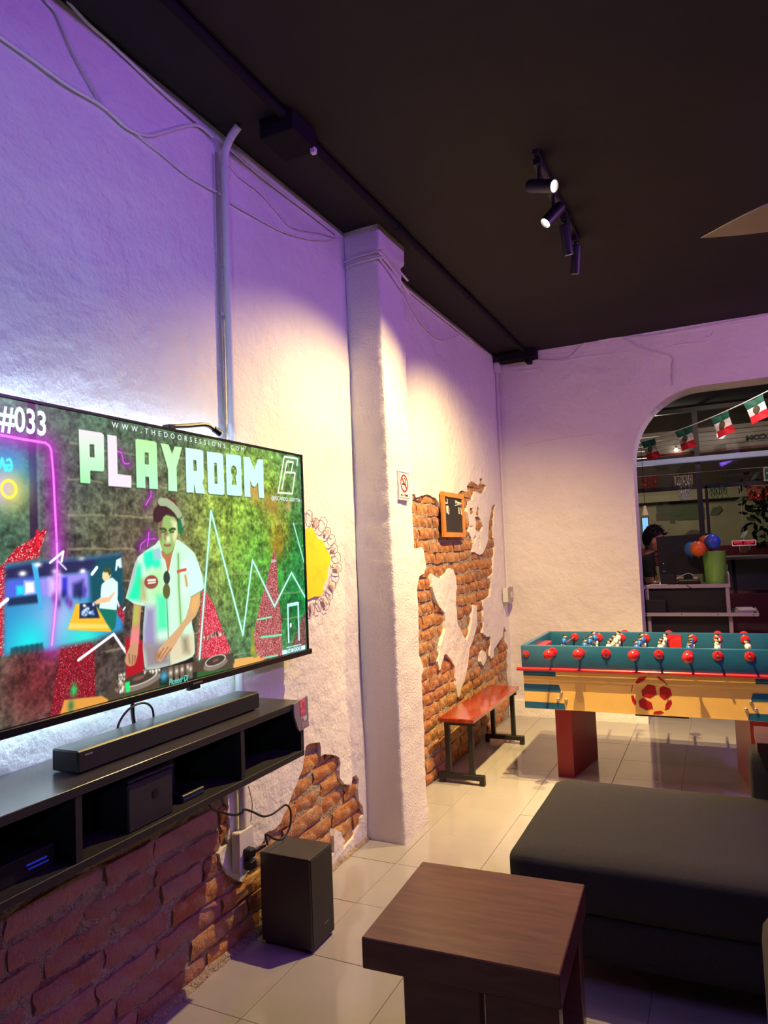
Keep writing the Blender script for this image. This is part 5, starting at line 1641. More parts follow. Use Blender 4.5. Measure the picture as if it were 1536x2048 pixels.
MB().box(.06, 6.13, CEIL - .085, .40, YB - .001, CEIL + .001, bev=.006).build('box', M_DARKP, jb2)
MB().box(.30, 6.16, CEIL - .12, .345, YB - .002, CEIL - .08, bev=.002).build('clip', M_DARKP, jb2)

# ------------------------------------------------------------------ ceiling fan, one blade reaches into view
fan = thing('ceiling_fan', (2.58, 2.99, 2.70), 'ceiling fan whose pale curved blade reaches in at the right', 'ceiling fan')
FC = Vector((2.58, 2.99, 0))
MB().cyl((FC.x, FC.y, 2.80), (FC.x, FC.y, CEIL), .014, n=10).build('down_rod', M_BLACKMET, fan)
MB().lathe((FC.x, FC.y, 2.66), [(.03, 0), (.10, .02), (.12, .07), (.11, .13), (.03, .16)], 24).build('motor', M_BLACKMET, fan, smooth=True)
MB().lathe((FC.x, FC.y, 3.22), [(.06, .07), (.06, .03), (.02, 0)], 20).build('canopy', M_BLACKMET, fan, smooth=True)
M_BLADE = mat('pale_blade', H('#9c8a84'), .45)
for k in range(3):
    ang = math.pi + k * 2 * math.pi / 3
    ca, sa = math.cos(ang), math.sin(ang)
    vs_ = []
    N = 14
    for i in range(N + 1):
        u = i / N
        rr = .12 + u * .68
        lead = -.075 - .10 * math.sin(math.pi * min(1, u * 1.0) * .62) * 1.0
        lead = (-.06 - .13 * math.sin(math.pi * (u ** .9) * .75)) if u < 1 else -.02
        trail = .05 + .02 * (1 - u) - .04 * u ** 3
        if i == N:
            lead = trail - .004
        lead = trail - (trail - lead) * (1 - u ** 3.2)
        for (s_, zt) in ((lead, .024), (trail, -.024)):
            lx, ly = rr, s_
            # leading edge towards the viewer
            X = FC.x + ca * lx - sa * (-ly)
            Y = FC.y + sa * lx + ca * (ly) * (-1)
            for dz in (0, .006):
                vs_.append((X, Y, 2.70 + zt * (1 - u ** 3) + dz * (1 - .7 * u ** 4)))
    fs = []
    for i in range(N):
        a, b = i * 4, (i + 1) * 4
        fs += [(a, b, b + 2, a + 2), (a + 1, a + 3, b + 3, b + 1), (a, a + 1, b + 1, b), (a + 2, b + 2, b + 3, a + 3)]
    fs += [(0, 2, 3, 1), (N * 4, N * 4 + 1, N * 4 + 3, N * 4 + 2)]
    MB().add(vs_, fs).build('blade', M_BLADE, fan, smooth=True)


# ------------------------------------------------------------------ the front hall seen through the opening
M_DARKCEIL = mat('dark_hall_ceiling', (.02, .018, .02), .8)
struct(MB().box(-1.2, YB + TW, 3.05, 6.75, 9.0, 3.2).build('ceiling_hall', M_DARKCEIL))
struct(MB().box(-1.3, YB + TW, 0, -1.2, 9.0, 3.05).build('wall_hall_left', M_PLASTER))
struct(MB().box(6.6, YB + TW, 0, 6.75, 9.0, 3.05).build('wall_hall_right', M_PLASTER))
FY = 8.80
M_ALU = mat('dark_bronze_aluminium', (.045, .040, .038), .4, metal=.4)
M_GLASS = mat('window_glass', (.9, .95, .95), .02, trans=1.0)
nt = M_GLASS.node_tree
for n_ in list(nt.nodes):
    if n_.type != 'OUTPUT_MATERIAL':
        nt.nodes.remove(n_)
tr_ = nt.nodes.new('ShaderNodeBsdfTransparent')
tr_.inputs[0].default_value = (.93, .95, .94, 1)
gl_ = nt.nodes.new('ShaderNodeBsdfGlossy')
gl_.inputs['Roughness'].default_value = .03
mx_ = nt.nodes.new('ShaderNodeMixShader')
mx_.inputs[0].default_value = .02
nt.links.new(tr_.outputs[0], mx_.inputs[1])
nt.links.new(gl_.outputs[0], mx_.inputs[2])
nt.links.new(mx_.outputs[0], nt.nodes['Material Output'].inputs['Surface'])
win = struct(MB().box(-1.2, FY - .03, 3.0, 6.6, FY + .03, 3.05).build('window_1', M_ALU))
for x in (.2, 1.615, 3.05, 4.5):
    MB().box(x - .028, FY - .035, .0, x + .028, FY + .035, 3.0).build('mullion', M_ALU, win)
MB().box(1.668, FY - .03, 0, 1.70, FY + .03, 2.12).build('door_stile', M_ALU, win)
for z in (2.12, .10):
    MB().box(-1.2, FY - .03, z - .022, 6.6, FY + .03, z + .022).build('transom', M_ALU, win)
for (a, b) in ((.228, 1.587), (1.70, 3.022), (3.078, 4.47), (-1.2, .172)):
    MB().box(a, FY - .004, .12, b, FY + .004, 2.10).build('pane', M_GLASS, win)
    MB().box(a if a != 1.70 else 1.643, FY - .004, 2.142, b, FY + .004, 2.995).build('pane', M_GLASS, win)
# pale roller shutter box with mirrored lettering, seen from inside
M_SHUT = mat('pale_shutter_slat', H('#dcc8b4'), .5)
rs = thing('roller_shutter', (1.6, FY + .35, 2.56), 'pale slatted shutter panel above the shop window with mirrored dark lettering', 'shutter')
for k in range(5):
    MB().box(.1, FY + .32 + .004 * (k % 2), 2.575 + k * .056, 4.0, FY + .345 + .004 * (k % 2), 2.575 + (k + 1) * .056 - .007, bev=.002).build('slat', M_SHUT, rs)
MB().box(.1, FY + .30, 2.545, 4.0, FY + .36, 2.574).build('bottom_bar', M_REDP, rs)
text('MPV.COM', .078, 'y-', (2.545, FY + .318, 2.668), mat('dark_red_lettering', H('#1e0808'), .6), 'lettering', rs, mirror=True, width=.405, depth=.001, bold=.006)
# pale beam across the window
tag(MB().box(-1.0, FY - .12, 2.405, 4.5, FY - .05, 2.462, bev=.003).build('cross_beam', mat('pale_blue_beam', H('#b9bcd2'), .4, emit=H('#aab0d0'), es=.25), None, base=True), 'pale bluish light tube running across the shop window under the shutter', 'beam')
# tiny bright lamp outside
lm = thing('street_lamp', (1.30, FY + .28, 2.60), 'tiny bright white lamp glowing under the second flag', 'lamp')
lp = (1.385, 2.60)
MB().sphere((lp[0], FY + .26, lp[1] + .006), .020, 12, 8).build('bulb', mat('bright_bulb', (1, 1, 1), .4, emit=(1, .95, .85), es=12), lm, smooth='all')
MB().cyl((lp[0], FY + .26, lp[1] + .02), (lp[0], FY + .31, lp[1] + .05), .008, n=8).build('holder', M_BLACKMET, lm)

# string of flags
M_FG, M_FW, M_FR = mat('flag_green', H('#1f5a48'), .7), mat('flag_white', H('#e6d6d4'), .7), mat('flag_red', H('#d3202e'), .7)
M_FE = mat('flag_emblem', H('#3a3526'), .7, var=(90, H('#6a5a30'), .45, .6))
bu = thing('flag_string', (1.6, 7.8, 2.6), 'string of small green, white and red flags with round emblems hung across the opening', 'bunting')
A0, A1 = Vector((.95, 8.30, 2.62)), Vector((2.62, 6.90, 2.96))
def string_pt(t):
    p = A0.lerp(A1, t)
    p.z -= .30 * t * (1 - t)
    return p
MB().tube([string_pt(i / 30) for i in range(31)], .005, 6).build('string', mat('white_string', (.75, .72, .70), .8), bu)
dirv = (A1 - A0).normalized()
for t in (.115, .335, .543, .715):
    a = string_pt(t - .047)
    b = string_pt(t + .047)
    along = (b - a)
    down = Vector((.26, -.10, -1)).normalized() * .225
    fl = MB()
    def strip(v0, v1, off=0.0):
        pts = []
        for v in (v0, v1):
            for u in (0, .5, 1):
                w_ = .012 * math.sin(3 * u + v * 3)
                pts.append(a + along * u + down * v + Vector((w_, w_, 0)))
        return pts
    flag = None
    for k, mt in enumerate((M_FG, M_FW, M_FR)):
        P = strip(k / 3, (k + 1) / 3)
        nrm = Vector((-.64, -.77, 0)) * .002
        P2 = [q + nrm for q in P]
        mbk = MB().add(P + P2, [(0, 1, 4, 3), (1, 2, 5, 4), (6, 9, 10, 7), (7, 10, 11, 8), (0, 6, 7, 1), (1, 7, 8, 2), (3, 4, 10, 9), (4, 5, 11, 10), (0, 3, 9, 6), (2, 8, 11, 5)])
        if k == 0:
            flag = mbk.build('flag', mt, bu)
        else:
            mbk.build('flag_band', mt, flag)
    c = a + along * .5 + down * .5 + Vector((-.64, -.77, 0)) * .014
    u_ = along.normalized()
    em = MB()
    N = 16
    ring0 = [c + u_ * .034 * math.cos(2 * math.pi * i / N) + Vector((0, 0, 1)) * .036 * math.sin(2 * math.pi * i / N) for i in range(N)]
    ring1 = [q + Vector((-.64, -.77, 0)) * .002 for q in ring0]
    em.add(ring0 + ring1, [tuple(range(N)), tuple(range(N, 2 * N))] + [(i, (i + 1) % N, N + (i + 1) % N, N + i) for i in range(N)])
    em.build('flag_emblem', M_FE, flag)

# tinsel curtains
def tinsel(x0, x1, z0, z1, y, colour, label, seed):
    r = random.Random(seed)
    mt = mat('tinsel_' + label.split()[0], H(colour), .35, metal=.35)
    o = thing('tinsel_fringe', ((x0 + x1) / 2, y, z0), label, 'tinsel', 'tinsel fringes hung in the shop window')
    MB().tube([(x0, y, z1), (x1, y, z1)], .004, 5).build('cord', mt, o)
    for xx in (x0 + .01, x1 - .01):
        MB().cyl((xx, y, z1), (xx, y, 2.262), .0007, n=5).build('hanger', mt, o)
    mb_ = MB()
    n = int((x1 - x0) / .0075)
    for i in range(n):
        x = x0 + (i + r.random()) * (x1 - x0) / n
        zb = z0 + r.uniform(0, .05)
        m_ = 7
        vs_ = []
        for k in range(m_ + 1):
            z = z1 + (zb - z1) * k / m_
            dx, dy = r.uniform(-.006, .006), r.uniform(-.012, .012)
            an = r.uniform(0, math.pi)
            vs_ += [(x + dx - .004 * math.cos(an), y + dy - .004 * math.sin(an), z), (x + dx + .004 * math.cos(an), y + dy + .004 * math.sin(an), z)]
        mb_.add(vs_, [(2 * k, 2 * k + 1, 2 * k + 3, 2 * k + 2) for k in range(m_)])
    st = mb_.build('strands', mt, o, fixn=False)
    st['kind'] = 'stuff'
tinsel(1.02, 1.19, 2.10, 2.258, 8.5, '#b01a22', 'red tinsel fringe leftmost under the pale window beam', 1)
tinsel(1.36, 1.56, 2.095, 2.235, 8.5, '#d8cfae', 'silver tinsel fringe just left of the window mullion, upper one', 2)
tinsel(1.40, 1.53, 1.94, 2.075, 8.46, '#cfd0d8', 'small silver tinsel fringe hanging under the larger silver one', 3)
tinsel(1.72, 1.90, 1.95, 2.10, 8.5, '#1f7a4a', 'green tinsel fringe just right of the window mullion', 4)
tinsel(2.09, 2.23, 1.885, 2.06, 8.5, '#c41e26', 'bright red tinsel fringe above the leafy plant', 5)
tinsel(2.25, 2.40, 1.885, 2.06, 8.5, '#b81c24', 'red tinsel fringe cut off at the right frame edge', 6)
tag(MB().tube([(-1.2, 8.5, 2.275), (.2, 8.5, 2.27), (1.0, 8.5, 2.265), (1.9, 8.5, 2.262), (3.0, 8.5, 2.262), (6.6, 8.5, 2.275)], .003, 5).build('tinsel_line', mat('thin_line', (.5, .45, .4), .6), None, base=True), 'thin cord carrying the tinsel fringes across the window', 'cord')
# signs
M_SGREEN = mat('green_sign', H('#0f6a3c'), .5)
ex = thing('exit_sign', (2.35, 8.62, 2.12), 'green and white exit arrow sign cut off at the right edge', 'sign')
MB().box(2.262, 8.61, 2.118, 2.50, 8.625, 2.270).build('board', mat('pale_sign_edge', H('#cfd8b8'), .5), ex)
MB().box(2.276, 8.6085, 2.132, 2.49, 8.611, 2.256).build('green_panel', M_SGREEN, ex)
MB().prism([(2.29, 2.21), (2.33, 2.21), (2.33, 2.195), (2.29, 2.195)], 8.6070, 8.6090, 'y').build('arrow', M_SIGNW, ex)
ls = thing('led_sign', (2.03, 8.78, 1.42), 'small red illuminated dot sign with white rounded border on the glass', 'sign')
MB().box(1.908, 8.770, 1.424, 2.150, 8.795, 1.486, bev=.004).build('border', mat('pink_white_border', H('#e8b8b4'), .4, emit=H('#e8a8a4'), es=.5), ls)
MB().box(1.916, 8.767, 1.432, 2.142, 8.771, 1.478).build('panel', mat('dark_red_panel', H('#3a0610'), .4, emit=H('#5a0612'), es=.5), ls)
M_REDLED = mat('red_led', (.3, .01, .02), .4, emit=(1, .05, .08), es=1.6)
dots = MB()
r_ = random.Random(3)
for i in range(26):
    if 11 <= i <= 12:
        continue
    for j in range(4):
        if r_.random() < .72:
            dots.box(1.932 + i * .0075, 8.7658, 1.452 + j * .005, 1.936 + i * .0075, 8.7672, 1.4552 + j * .005)
    if r_.random() < .7 and 3 < i < 23:
        dots.box(1.932 + i * .0075, 8.7658, 1.440, 1.936 + i * .0075, 8.7672, 1.443)
dots.build('dots', M_REDLED, ls)
MB().cyl((2.03, 8.783, 1.486), (2.03, 8.783, 2.10), .0025, n=6).build('wire', M_WHITEPL, ls)

# ------------------------------------------------------------------ street outside: painted wall, low wall, plant, booth
M_MURAL = mat('olive_street_wall', H('#a39878'), .85, var=(1.5, H('#8a8068'), .4, .7))
M_MUR2 = mat('mural_brown', H('#6a5a50'), .85)
M_MUR3 = mat('mural_green', H('#5a6048'), .85)
st = tag(MB().box(-3, 12.5, 0, 9, 12.7, 2.4).build('street_wall', M_MURAL, None, base=True), 'olive painted wall across the street with faded mural figures', 'wall')
mur_n = [0]
def mur(q, mt=M_MUR2):
    mur_n[0] += 1
    MB().prism(q, 12.494 - .0015 * mur_n[0], 12.501, 'y').build('mural_figure', mt, st)
def box2(p, w, h):
    return [(p[0] - w / 2, p[1]), (p[0] + w / 2, p[1]), (p[0] + w / 2, p[1] + h), (p[0] - w / 2, p[1] + h)]
base_pts = [(1.043,1.991),(1.161,2.026),(1.281,1.985),(1.41,1.993),(1.112,1.862),(1.393,1.846),(0.9812,1.87)]
for i, p in enumerate(base_pts):
    mur(box2(p, [.34, .2, .26, .3, .5, .42, .14][i], [.12, .16, .2, .14, .12, .2, .24][i]), M_MUR2 if i % 2 == 0 else M_MUR3)
cp = [(1.109,1.812)][0]
for (dx, w, h, dz) in ((0, .08, .46, 0), (-.16, .06, .22, .16), (.16, .06, .26, .14), (-.08, .18, .06, .14), (.08, .18, .06, .12)):
    mur(box2((cp[0] + dx, cp[1] + dz), w, h), M_MUR3)
mur([(p[0], p[1]) for p in [(1.681,1.91),(1.798,1.903),(1.868,1.98),(1.836,2.047),(1.724,2.022)]], M_MUR3)
mur([(p[0], p[1]) for p in [(1.268,1.539),(1.545,1.526),(1.55,1.608),(1.48,1.677),(1.368,1.683),(1.288,1.621)]], M_MUR2)
tag(MB().box(-3, 12.2, 2.16, 9, 12.47, 2.27).build('street_awning', mat('olive_awning', H('#8f866a'), .8), None, base=True), 'flat pale ledge jutting out above the street mural', 'awning')
tag(MB().box(-4, 12.72, 0, 10, 12.9, 5.0).build('street_building', mat('dark_brown_render', H('#4a3d34'), .9, var=(2, H('#3a302a'), .4, .7)), None, base=True), 'dark brown building front rising behind the street mural wall', 'building')
struct(MB().box(-6, 9.0, -.08, 12, 16, -.01).build('floor_street', mat('dark_asphalt', (.06, .055, .05), .9, bumps=[(60, 4, .4, .01)])))
M_MAROON = mat('maroon_paint', H('#6a1a2e'), .5)
bo = thing('street_counter', (2.6, 9.6, 0), 'maroon street counter with glass display top outside the window', 'counter')
MB().box(1.86, 9.3, 0, 4.2, 9.9, .86, bev=.01).build('body', M_MAROON, bo)
MB().box(1.80, 9.28, 1.26, 4.2, 10.2, 1.29, bev=.004).build('top_ledge', mat('grey_ledge', H('#8a8078'), .5), bo)
for k in range(4):
    MB().prism([(9.30, .86), (9.32, .86), (9.62, 1.26), (9.60, 1.26)], 1.9 + k * .62, 1.94 + k * .62, 'x').build('frame_bar', M_ALU, bo)
MB().box(1.86, 9.9, .86, 4.2, 9.94, 1.26).build('back_panel', mat('pale_green_panel', H('#7f8a74'), .4), bo)
MB().box(-2, 10.2, 1.30, 1.80, 10.3, 1.32).build('side_ledge', M_ALU, bo)
MB().box(-1.0, 11.0, 1.15, 6, 11.1, 1.42).build('maroon_band', M_MAROON, bo)
M_LEAF = mat('dark_leaf', H('#20301c'), .5, var=(8, H('#34482a'), .4, .6))
pl = thing('leafy_tree', (2.75, 10.4, 0), 'dark leafy tree outside behind the shop window at right', 'tree')
MB().tube(smooth_path([(2.75, 10.4, 0), (2.72, 10.4, .8), (2.66, 10.4, 1.4), (2.70, 10.38, 1.8), (2.6, 10.35, 2.2)], 4), [.05] * 17, 8).build('trunk', mat('pale_trunk', H('#8a9078'), .8), pl)
r_ = random.Random(9)
lf = MB()
for i in range(420):
    a = r_.uniform(0, 2 * math.pi)
    rr = .62 * math.sqrt(r_.random())
    c = Vector((2.62 + rr * math.cos(a) * .85, 10.35 + rr * math.sin(a) * .6, 1.95 + r_.uniform(-.55, .42)))
    d = Vector((r_.uniform(-1, 1), r_.uniform(-1, 1), r_.uniform(-1.2, .3))).normalized()
    w = d.orthogonal().normalized()
    L = r_.uniform(.10, .17)
    lf.add([c, c + d * L * .5 + w * L * .27, c + d * L, c + d * L * .5 - w * L * .27], [(0, 1, 2, 3)])
o = lf.build('leaves', M_LEAF, pl, fixn=False)
o['kind'] = 'stuff'
tag(MB().box(2.02, 10.2, 1.325, 2.11, 10.28, 1.44, bev=.01).lathe((2.065, 10.24, 1.32), [(.045, 0), (.055, .12)], 12).build('flower_pot', mat('clay_pot', H('#a3765a'), .7), None, base=True), 'small clay flower pot standing on the outside ledge', 'flower pot')
hl = thing('pendant_lamp', (1.05, 8.6, 1.85), 'small cream pendant lamp hanging at the left of the window', 'lamp')
pq = [(1.028,1.882)][0]
MB().lathe((pq[0], 8.6, pq[1] - .06), [(.035, 0), (.016, .09), (.012, .11)], 14).build('shade', mat('cream_shade', H('#c8b09a'), .5, emit=H('#c8a888'), es=.4), hl, smooth=True)
MB().cyl((pq[0], 8.6, pq[1] + .05), (pq[0], 8.6, 3.05), .003, n=6).build('cord', M_BLACKPL, hl)
sc = thing('lit_screen_panel', (1.05, 8.4, 1.55), 'small pale blue lit screen just behind the head of the person', 'screen')
qa = [(1.008,1.785),(1.07,1.668)]
MB().box(qa[0][0] - .008, 8.395, qa[1][1] - .06, qa[1][0] + .008, 8.42, qa[0][1] + .008, bev=.002).build('frame', M_BLACKPL, sc)
MB().box(qa[0][0], 8.392, qa[1][1] - .05, qa[1][0], 8.396, qa[0][1]).build('panel', mat('blue_lit_panel', (.1, .2, .3), .4, emit=H('#8fd0ff'), es=.95), sc)
MB().box((qa[0][0] + qa[1][0]) / 2 - .02, 8.40, 0, (qa[0][0] + qa[1][0]) / 2 + .02, 8.42, qa[1][1] - .05).build('stand', M_BLACKPL, sc)
light('hall_fill', 'POINT', (1.9, 6.95, 2.95), None, 20, (1.0, .80, .72), .05)  # added unseen fill that brightens the flags in the hall
light('street_light', 'POINT', (0.9, 10.6, 2.45), None, 52, (1.0, .86, .66), .15)

# ------------------------------------------------------------------ desk behind the opening
DY0, DY1 = 6.78, 7.22
M_GREYF = mat('grey_steel_frame', H('#a89aa4'), .45)
M_BLKP = mat('black_panel', (.012, .010, .016), .4)
dk = thing('desk', (1.5, 7.0, 0), 'tall grey framed work desk with black panels behind the arch', 'desk')
MB().box(1.135, DY0, 1.088, 1.835, DY1, 1.112).build('desk_top', M_BLKP, dk)
MB().box(1.132, DY0 - .012, 1.085, 1.838, DY0, 1.118).build('front_edge', M_GREYF, dk)
MB().box(1.826, DY0, 1.085, 1.842, DY1, 1.118).build('side_edge', M_GREYF, dk)
MB().box(1.12, DY0 - .10, .852, 2.035, DY1, .868).build('lower_shelf', M_BLKP, dk)
MB().box(1.118, DY0 - .112, .846, 2.040, DY0 - .10, .876).build('lower_front_edge', M_GREYF, dk)
MB().box(2.028, DY0 - .10, .846, 2.040, DY1, .876).build('lower_side_edge', M_GREYF, dk)
for x in (1.15, 1.44, 1.73, 2.0):
    MB().cyl((x, DY0 - .1125, .861), (x, DY0 - .1145, .861), .005, n=8).build('bolt', M_BLACKPL, dk)
for x in (1.140, 1.800):
    MB().box(x, DY0 - .004, .868, x + .030, DY0 + .02, 1.086).build('post', M_GREYF, dk)
    MB().box(x + .01, DY0 - .05, 0, x + .04, DY0 - .02, .852).build('post', M_GREYF, dk)
    MB().box(x, DY1 - .03, 0, x + .03, DY1, 1.086).build('post', M_GREYF, dk)
MB().box(1.165, DY0 + .022, .87, 1.802, DY0 + .034, 1.086).build('modesty_panel', M_BLKP, dk)
MB().box(1.18, DY0 - .015, .10, 1.81, DY0 - .003, .85).build('lower_panel', M_BLKP, dk)
MB().tube([(1.834, DY0, 1.118), (1.834, DY0 + .02, 1.20), (1.834, DY1 - .02, 1.20), (1.834, DY1, 1.118)], .006, 6).build('side_guard', M_GREYF, dk)
# things on the desk
mo = thing('monitor', (1.44, 6.95, 1.112), 'large black computer monitor seen from behind on the desk', 'monitor')
MB().box(1.250, 7.02, 1.195, 1.735, 7.055, 1.560, rot=(-.03, 'Y'), bev=.006).build('back_cover', M_BLKP, mo)
MB().box(1.250, 7.055, 1.195, 1.735, 7.065, 1.560, rot=(-.03, 'Y'), bev=.004).build('screen', mat('dim_screen', (.02, .02, .03), .2, emit=H('#8fa8d8'), es=.10), mo)
MB().box(1.46, 7.03, 1.128, 1.54, 7.045, 1.30).build('neck', M_BLKP, mo)
MB().box(1.40, 6.975, 1.112, 1.60, 7.12, 1.128, bev=.004).build('foot', M_BLKP, mo)
MB().box(1.285, 7.016, 1.222, 1.312, 7.021, 1.234).build('light', M_BLUEL, mo)
MB().sphere((1.297, 7.018, 1.30), .0025, 6, 4).build('light', M_WHITEL, mo)
tag(MB().box(1.275, 6.82, 1.112, 1.405, 6.91, 1.205, bev=.004).build('black_box', M_BLKP, None, base=True), 'small black cube box on the desk below the monitor', 'box')
kb_ = thing('printer', (1.53, 6.86, 1.112), 'low black device with cables lying on the desk', 'printer')
MB().box(1.42, 6.80, 1.112, 1.60, 6.92, 1.160, bev=.012).build('body', M_BLACKPL, kb_)
MB().box(1.545, 6.82, 1.160, 1.585, 6.87, 1.178, bev=.004).build('pink_note', mat('pink_note', H('#d89a92'), .6), kb_)
tag(MB().tube(smooth_path([(1.41, 6.80, 1.165), (1.45, 6.79, 1.19), (1.50, 6.79, 1.212), (1.54, 6.79, 1.205), (1.56, 6.79, 1.165)], 5), .004, 6).build('grey_cable', mat('grey_lead', (.4, .38, .38), .6), None, base=True), 'grey cable arching over the low black device on the desk', 'cable')
tag(MB().tube(smooth_path([(1.12, 6.74, 1.04), (1.14, 6.755, 1.09), (1.20, 6.775, 1.122), (1.27, 6.80, 1.118), (1.33, 6.79, 1.118)], 5), .004, 6).build('white_cable', M_WHITEPL, None, base=True), 'white cable trailing over the left desk corner', 'cable')
tag(MB().tube(smooth_path([(1.42, 6.785, 1.117), (1.48, 6.772, 1.118), (1.52, 6.765, 1.09), (1.56, 6.762, 1.075)], 5), .0035, 6).build('black_lead', M_CABLEB, None, base=True), 'black lead hanging over the front edge of the desk', 'cable')
pg = thing('plug_strip', (1.24, 6.83, 1.112), 'small pale charger plugs lying on the left desk corner', 'charger')
MB().box(1.215, 6.80, 1.112, 1.262, 6.84, 1.137, bev=.003).build('block', M_BLACKPL, pg)
MB().box(1.222, 6.798, 1.137, 1.24, 6.82, 1.150, bev=.002).build('plug', M_WHITEPL, pg)
# plain green tub with balloons
M_GREEN = mat('glossy_green_tub', H('#7dbb4e'), .2, coat=.6)
tub = thing('green_tub', (1.728, 6.88, 1.112), 'shiny plain green round tub on the desk with balloons above', 'tub')
MB().lathe((1.728, 6.885, 1.112), [(.078, 0), (.084, .02), (.098, .285), (.102, .292), (.096, .292), (.090, .28), (.072, .012)], 32).build('body', M_GREEN, tub, smooth=True)
balls = [((1.724, 6.82, 1.488), .066, '#3656c8', 'blue balloon, the topmost and rightmost of the bunch over the green tub'),
         ((1.606, 6.73, 1.430), .064, '#e0662a', 'orange balloon in front of the monitor, frontmost of the bunch'),
         ((1.548, 6.86, 1.425), .064, '#3f6cae', 'dull blue balloon partly hidden behind the front orange one'),
         ((1.664, 6.955, 1.486), .058, '#d85c22', 'orange balloon peeking out behind the two front balloons'),
         ((1.690, 6.885, 1.408), .040, '#d4481e', 'small red orange balloon low behind the blue one')]
for (c, r, colour, lab) in balls:
    b = thing('balloon', (c[0], c[1], c[2] - r), lab, 'balloon', 'balloons over the green tub')
    mt = mat('balloon_rubber', H(colour), .35)
    MB().sphere(c, r, 20, 14, (1, 1, 1.06)).build('skin', mt, b, smooth='all')
    MB().cyl((c[0], c[1], c[2] - r * 1.05), (c[0], c[1], c[2] - r * 1.05 - .010), .003, .007, 8).build('knot', mt, b)
# papers on the lower shelf
for k, (x0, x1, z0, colour, lab) in enumerate(((1.86, 2.0, .869, '#7a86c0', 'blue magazine lying lowest on the desk side shelf'), (1.87, 2.02, .880, '#a39a9a', 'grey magazine lying on the blue one on the desk side shelf'), (1.88, 2.01, .891, '#d8d0cc', 'white magazine topmost of the stack on the desk side shelf'))):
    tag(MB().box(x0, 6.72, z0, x1, 6.95, z0 + .010, rot=(.05 * k, 'Z'), bev=.001).build('magazine', mat('paper_' + str(k), H(colour), .6), None, base=True), lab, 'magazine', 'magazines on the desk side shelf')
tag(MB().box(1.13, 6.70, .869, 1.315, 6.79, .985, bev=.004).build('black_case', M_BLKP, None, base=True), 'black case standing on the lower desk shelf at left', 'case')
# stool with yellow cushion at the left
so = thing('stool', (1.08, 6.95, 0), 'stool with a yellow pad half hidden behind the arch edge', 'stool')
MB().lathe((1.06, 6.95, .70), [(.12, 0), (.13, .015), (.13, .045), (.11, .06)], 20).build('seat_pad', mat('yellow_vinyl', H('#b58a2a'), .5), so, smooth=True)
for a in range(4):
    t = a * math.pi / 2 + .6
    MB().cyl((1.06 + .16 * math.cos(t), 6.95 + .16 * math.sin(t), 0), (1.06 + .09 * math.cos(t), 6.95 + .09 * math.sin(t), .70), .012, n=8).build('leg', M_GREYF, so)


# ------------------------------------------------------------------ person at the desk (profile, facing right)
def skin_mesh(joints, edges):
    me_ = bpy.data.meshes.new('tmp')
    me_.from_pydata([j[:3] for j in joints], edges, [])
    o = bpy.data.objects.new('tmp', me_)
    COL.objects.link(o)
    md = o.modifiers.new('skin', 'SKIN')
    for i, j in enumerate(joints):
        r = j[3]
        me_.skin_vertices[0].data[i].radius = r if isinstance(r, tuple) else (r, r)
        me_.skin_vertices[0].data[i].use_root = (i == 0)
    s2 = o.modifiers.new('sub', 'SUBSURF')
    s2.levels = 2
    s2.render_levels = 2
    dg = bpy.context.evaluated_depsgraph_get()
    out = bpy.data.meshes.new_from_object(o.evaluated_get(dg))
    bpy.data.objects.remove(o)
    return out


PX, PYY = 1.058, 7.50
J = []
def jt(x, y, z, r):
    J.append((PX + x, PYY + y, z, r))
    return len(J) - 1
pel = jt(-.02, 0, .88, (.155, .115))
wai = jt(-.01, 0, 1.02, (.145, .105))
che = jt(.02, 0, 1.20, (.165, .120))
upc = jt(.045, 0, 1.30, (.145, .095))
nek = jt(.075, 0, 1.375, (.052, .052))
hed0 = jt(.095, 0, 1.43, (.05, .05))
E_ = [(pel, wai), (wai, che), (che, upc), (upc, nek), (nek, hed0)]
for s in (-1, 1):
    sh = jt(.05, s * .165, 1.305, (.062, .062))
    el = jt(.10, s * .215, 1.06, (.045, .045))
    wr = jt(.30, s * .13, 1.125, (.028, .028))
    E_ += [(upc, sh), (sh, el), (el, wr)]
    hp = jt(0, s * .09, .82, (.09, .09))
    kn = jt(.03, s * .10, .46, (.06, .06))
    an = jt(-.01, s * .10, .09, (.042, .042))
    to = jt(.15, s * .11, .035, (.036, .03))
    E_ += [(pel, hp), (hp, kn), (kn, an), (an, to)]
body_me = skin_mesh(J, E_)
pm = MB()
cos = [v.co[:] for v in body_me.vertices]
pm.add(cos, [tuple(p.vertices) for p in body_me.polygons])
# head: shaped ellipsoid with jaw, brow, nose, ear
hc = Vector((PX + .135, PYY, 1.525))
hm = MB().sphere((0, 0, 0), 1, 28, 20)
hv = []
for q in hm.v:
    x, y, z = q
    X, Y, Z = x * .098, y * .076, z * .122
    if z < 0:
        Y *= 1 - .28 * z * z
        X = X * (1 - .12 * z * z) + .012 * (-z)
        if x < 0:
            X *= 1 + .30 * z
    if x > .6:
        X -= .010 * max(0, math.exp(-((z - .08) / .12) ** 2)) * (1 - abs(y))
    hv.append((hc.x + X, hc.y + Y, hc.z + Z))
pm.add(hv, hm.f)
pm.sphere((hc.x + .096, hc.y, hc.z - .020), .016, 10, 8, (1.2, .8, 1.5))        # nose
pm.sphere((hc.x + .078, hc.y, hc.z - .066), .018, 10, 8, (1, 1.5, .5))          # lips
pm.sphere((hc.x + .064, hc.y, hc.z - .098), .024, 10, 8, (1, 1.2, .8))          # chin
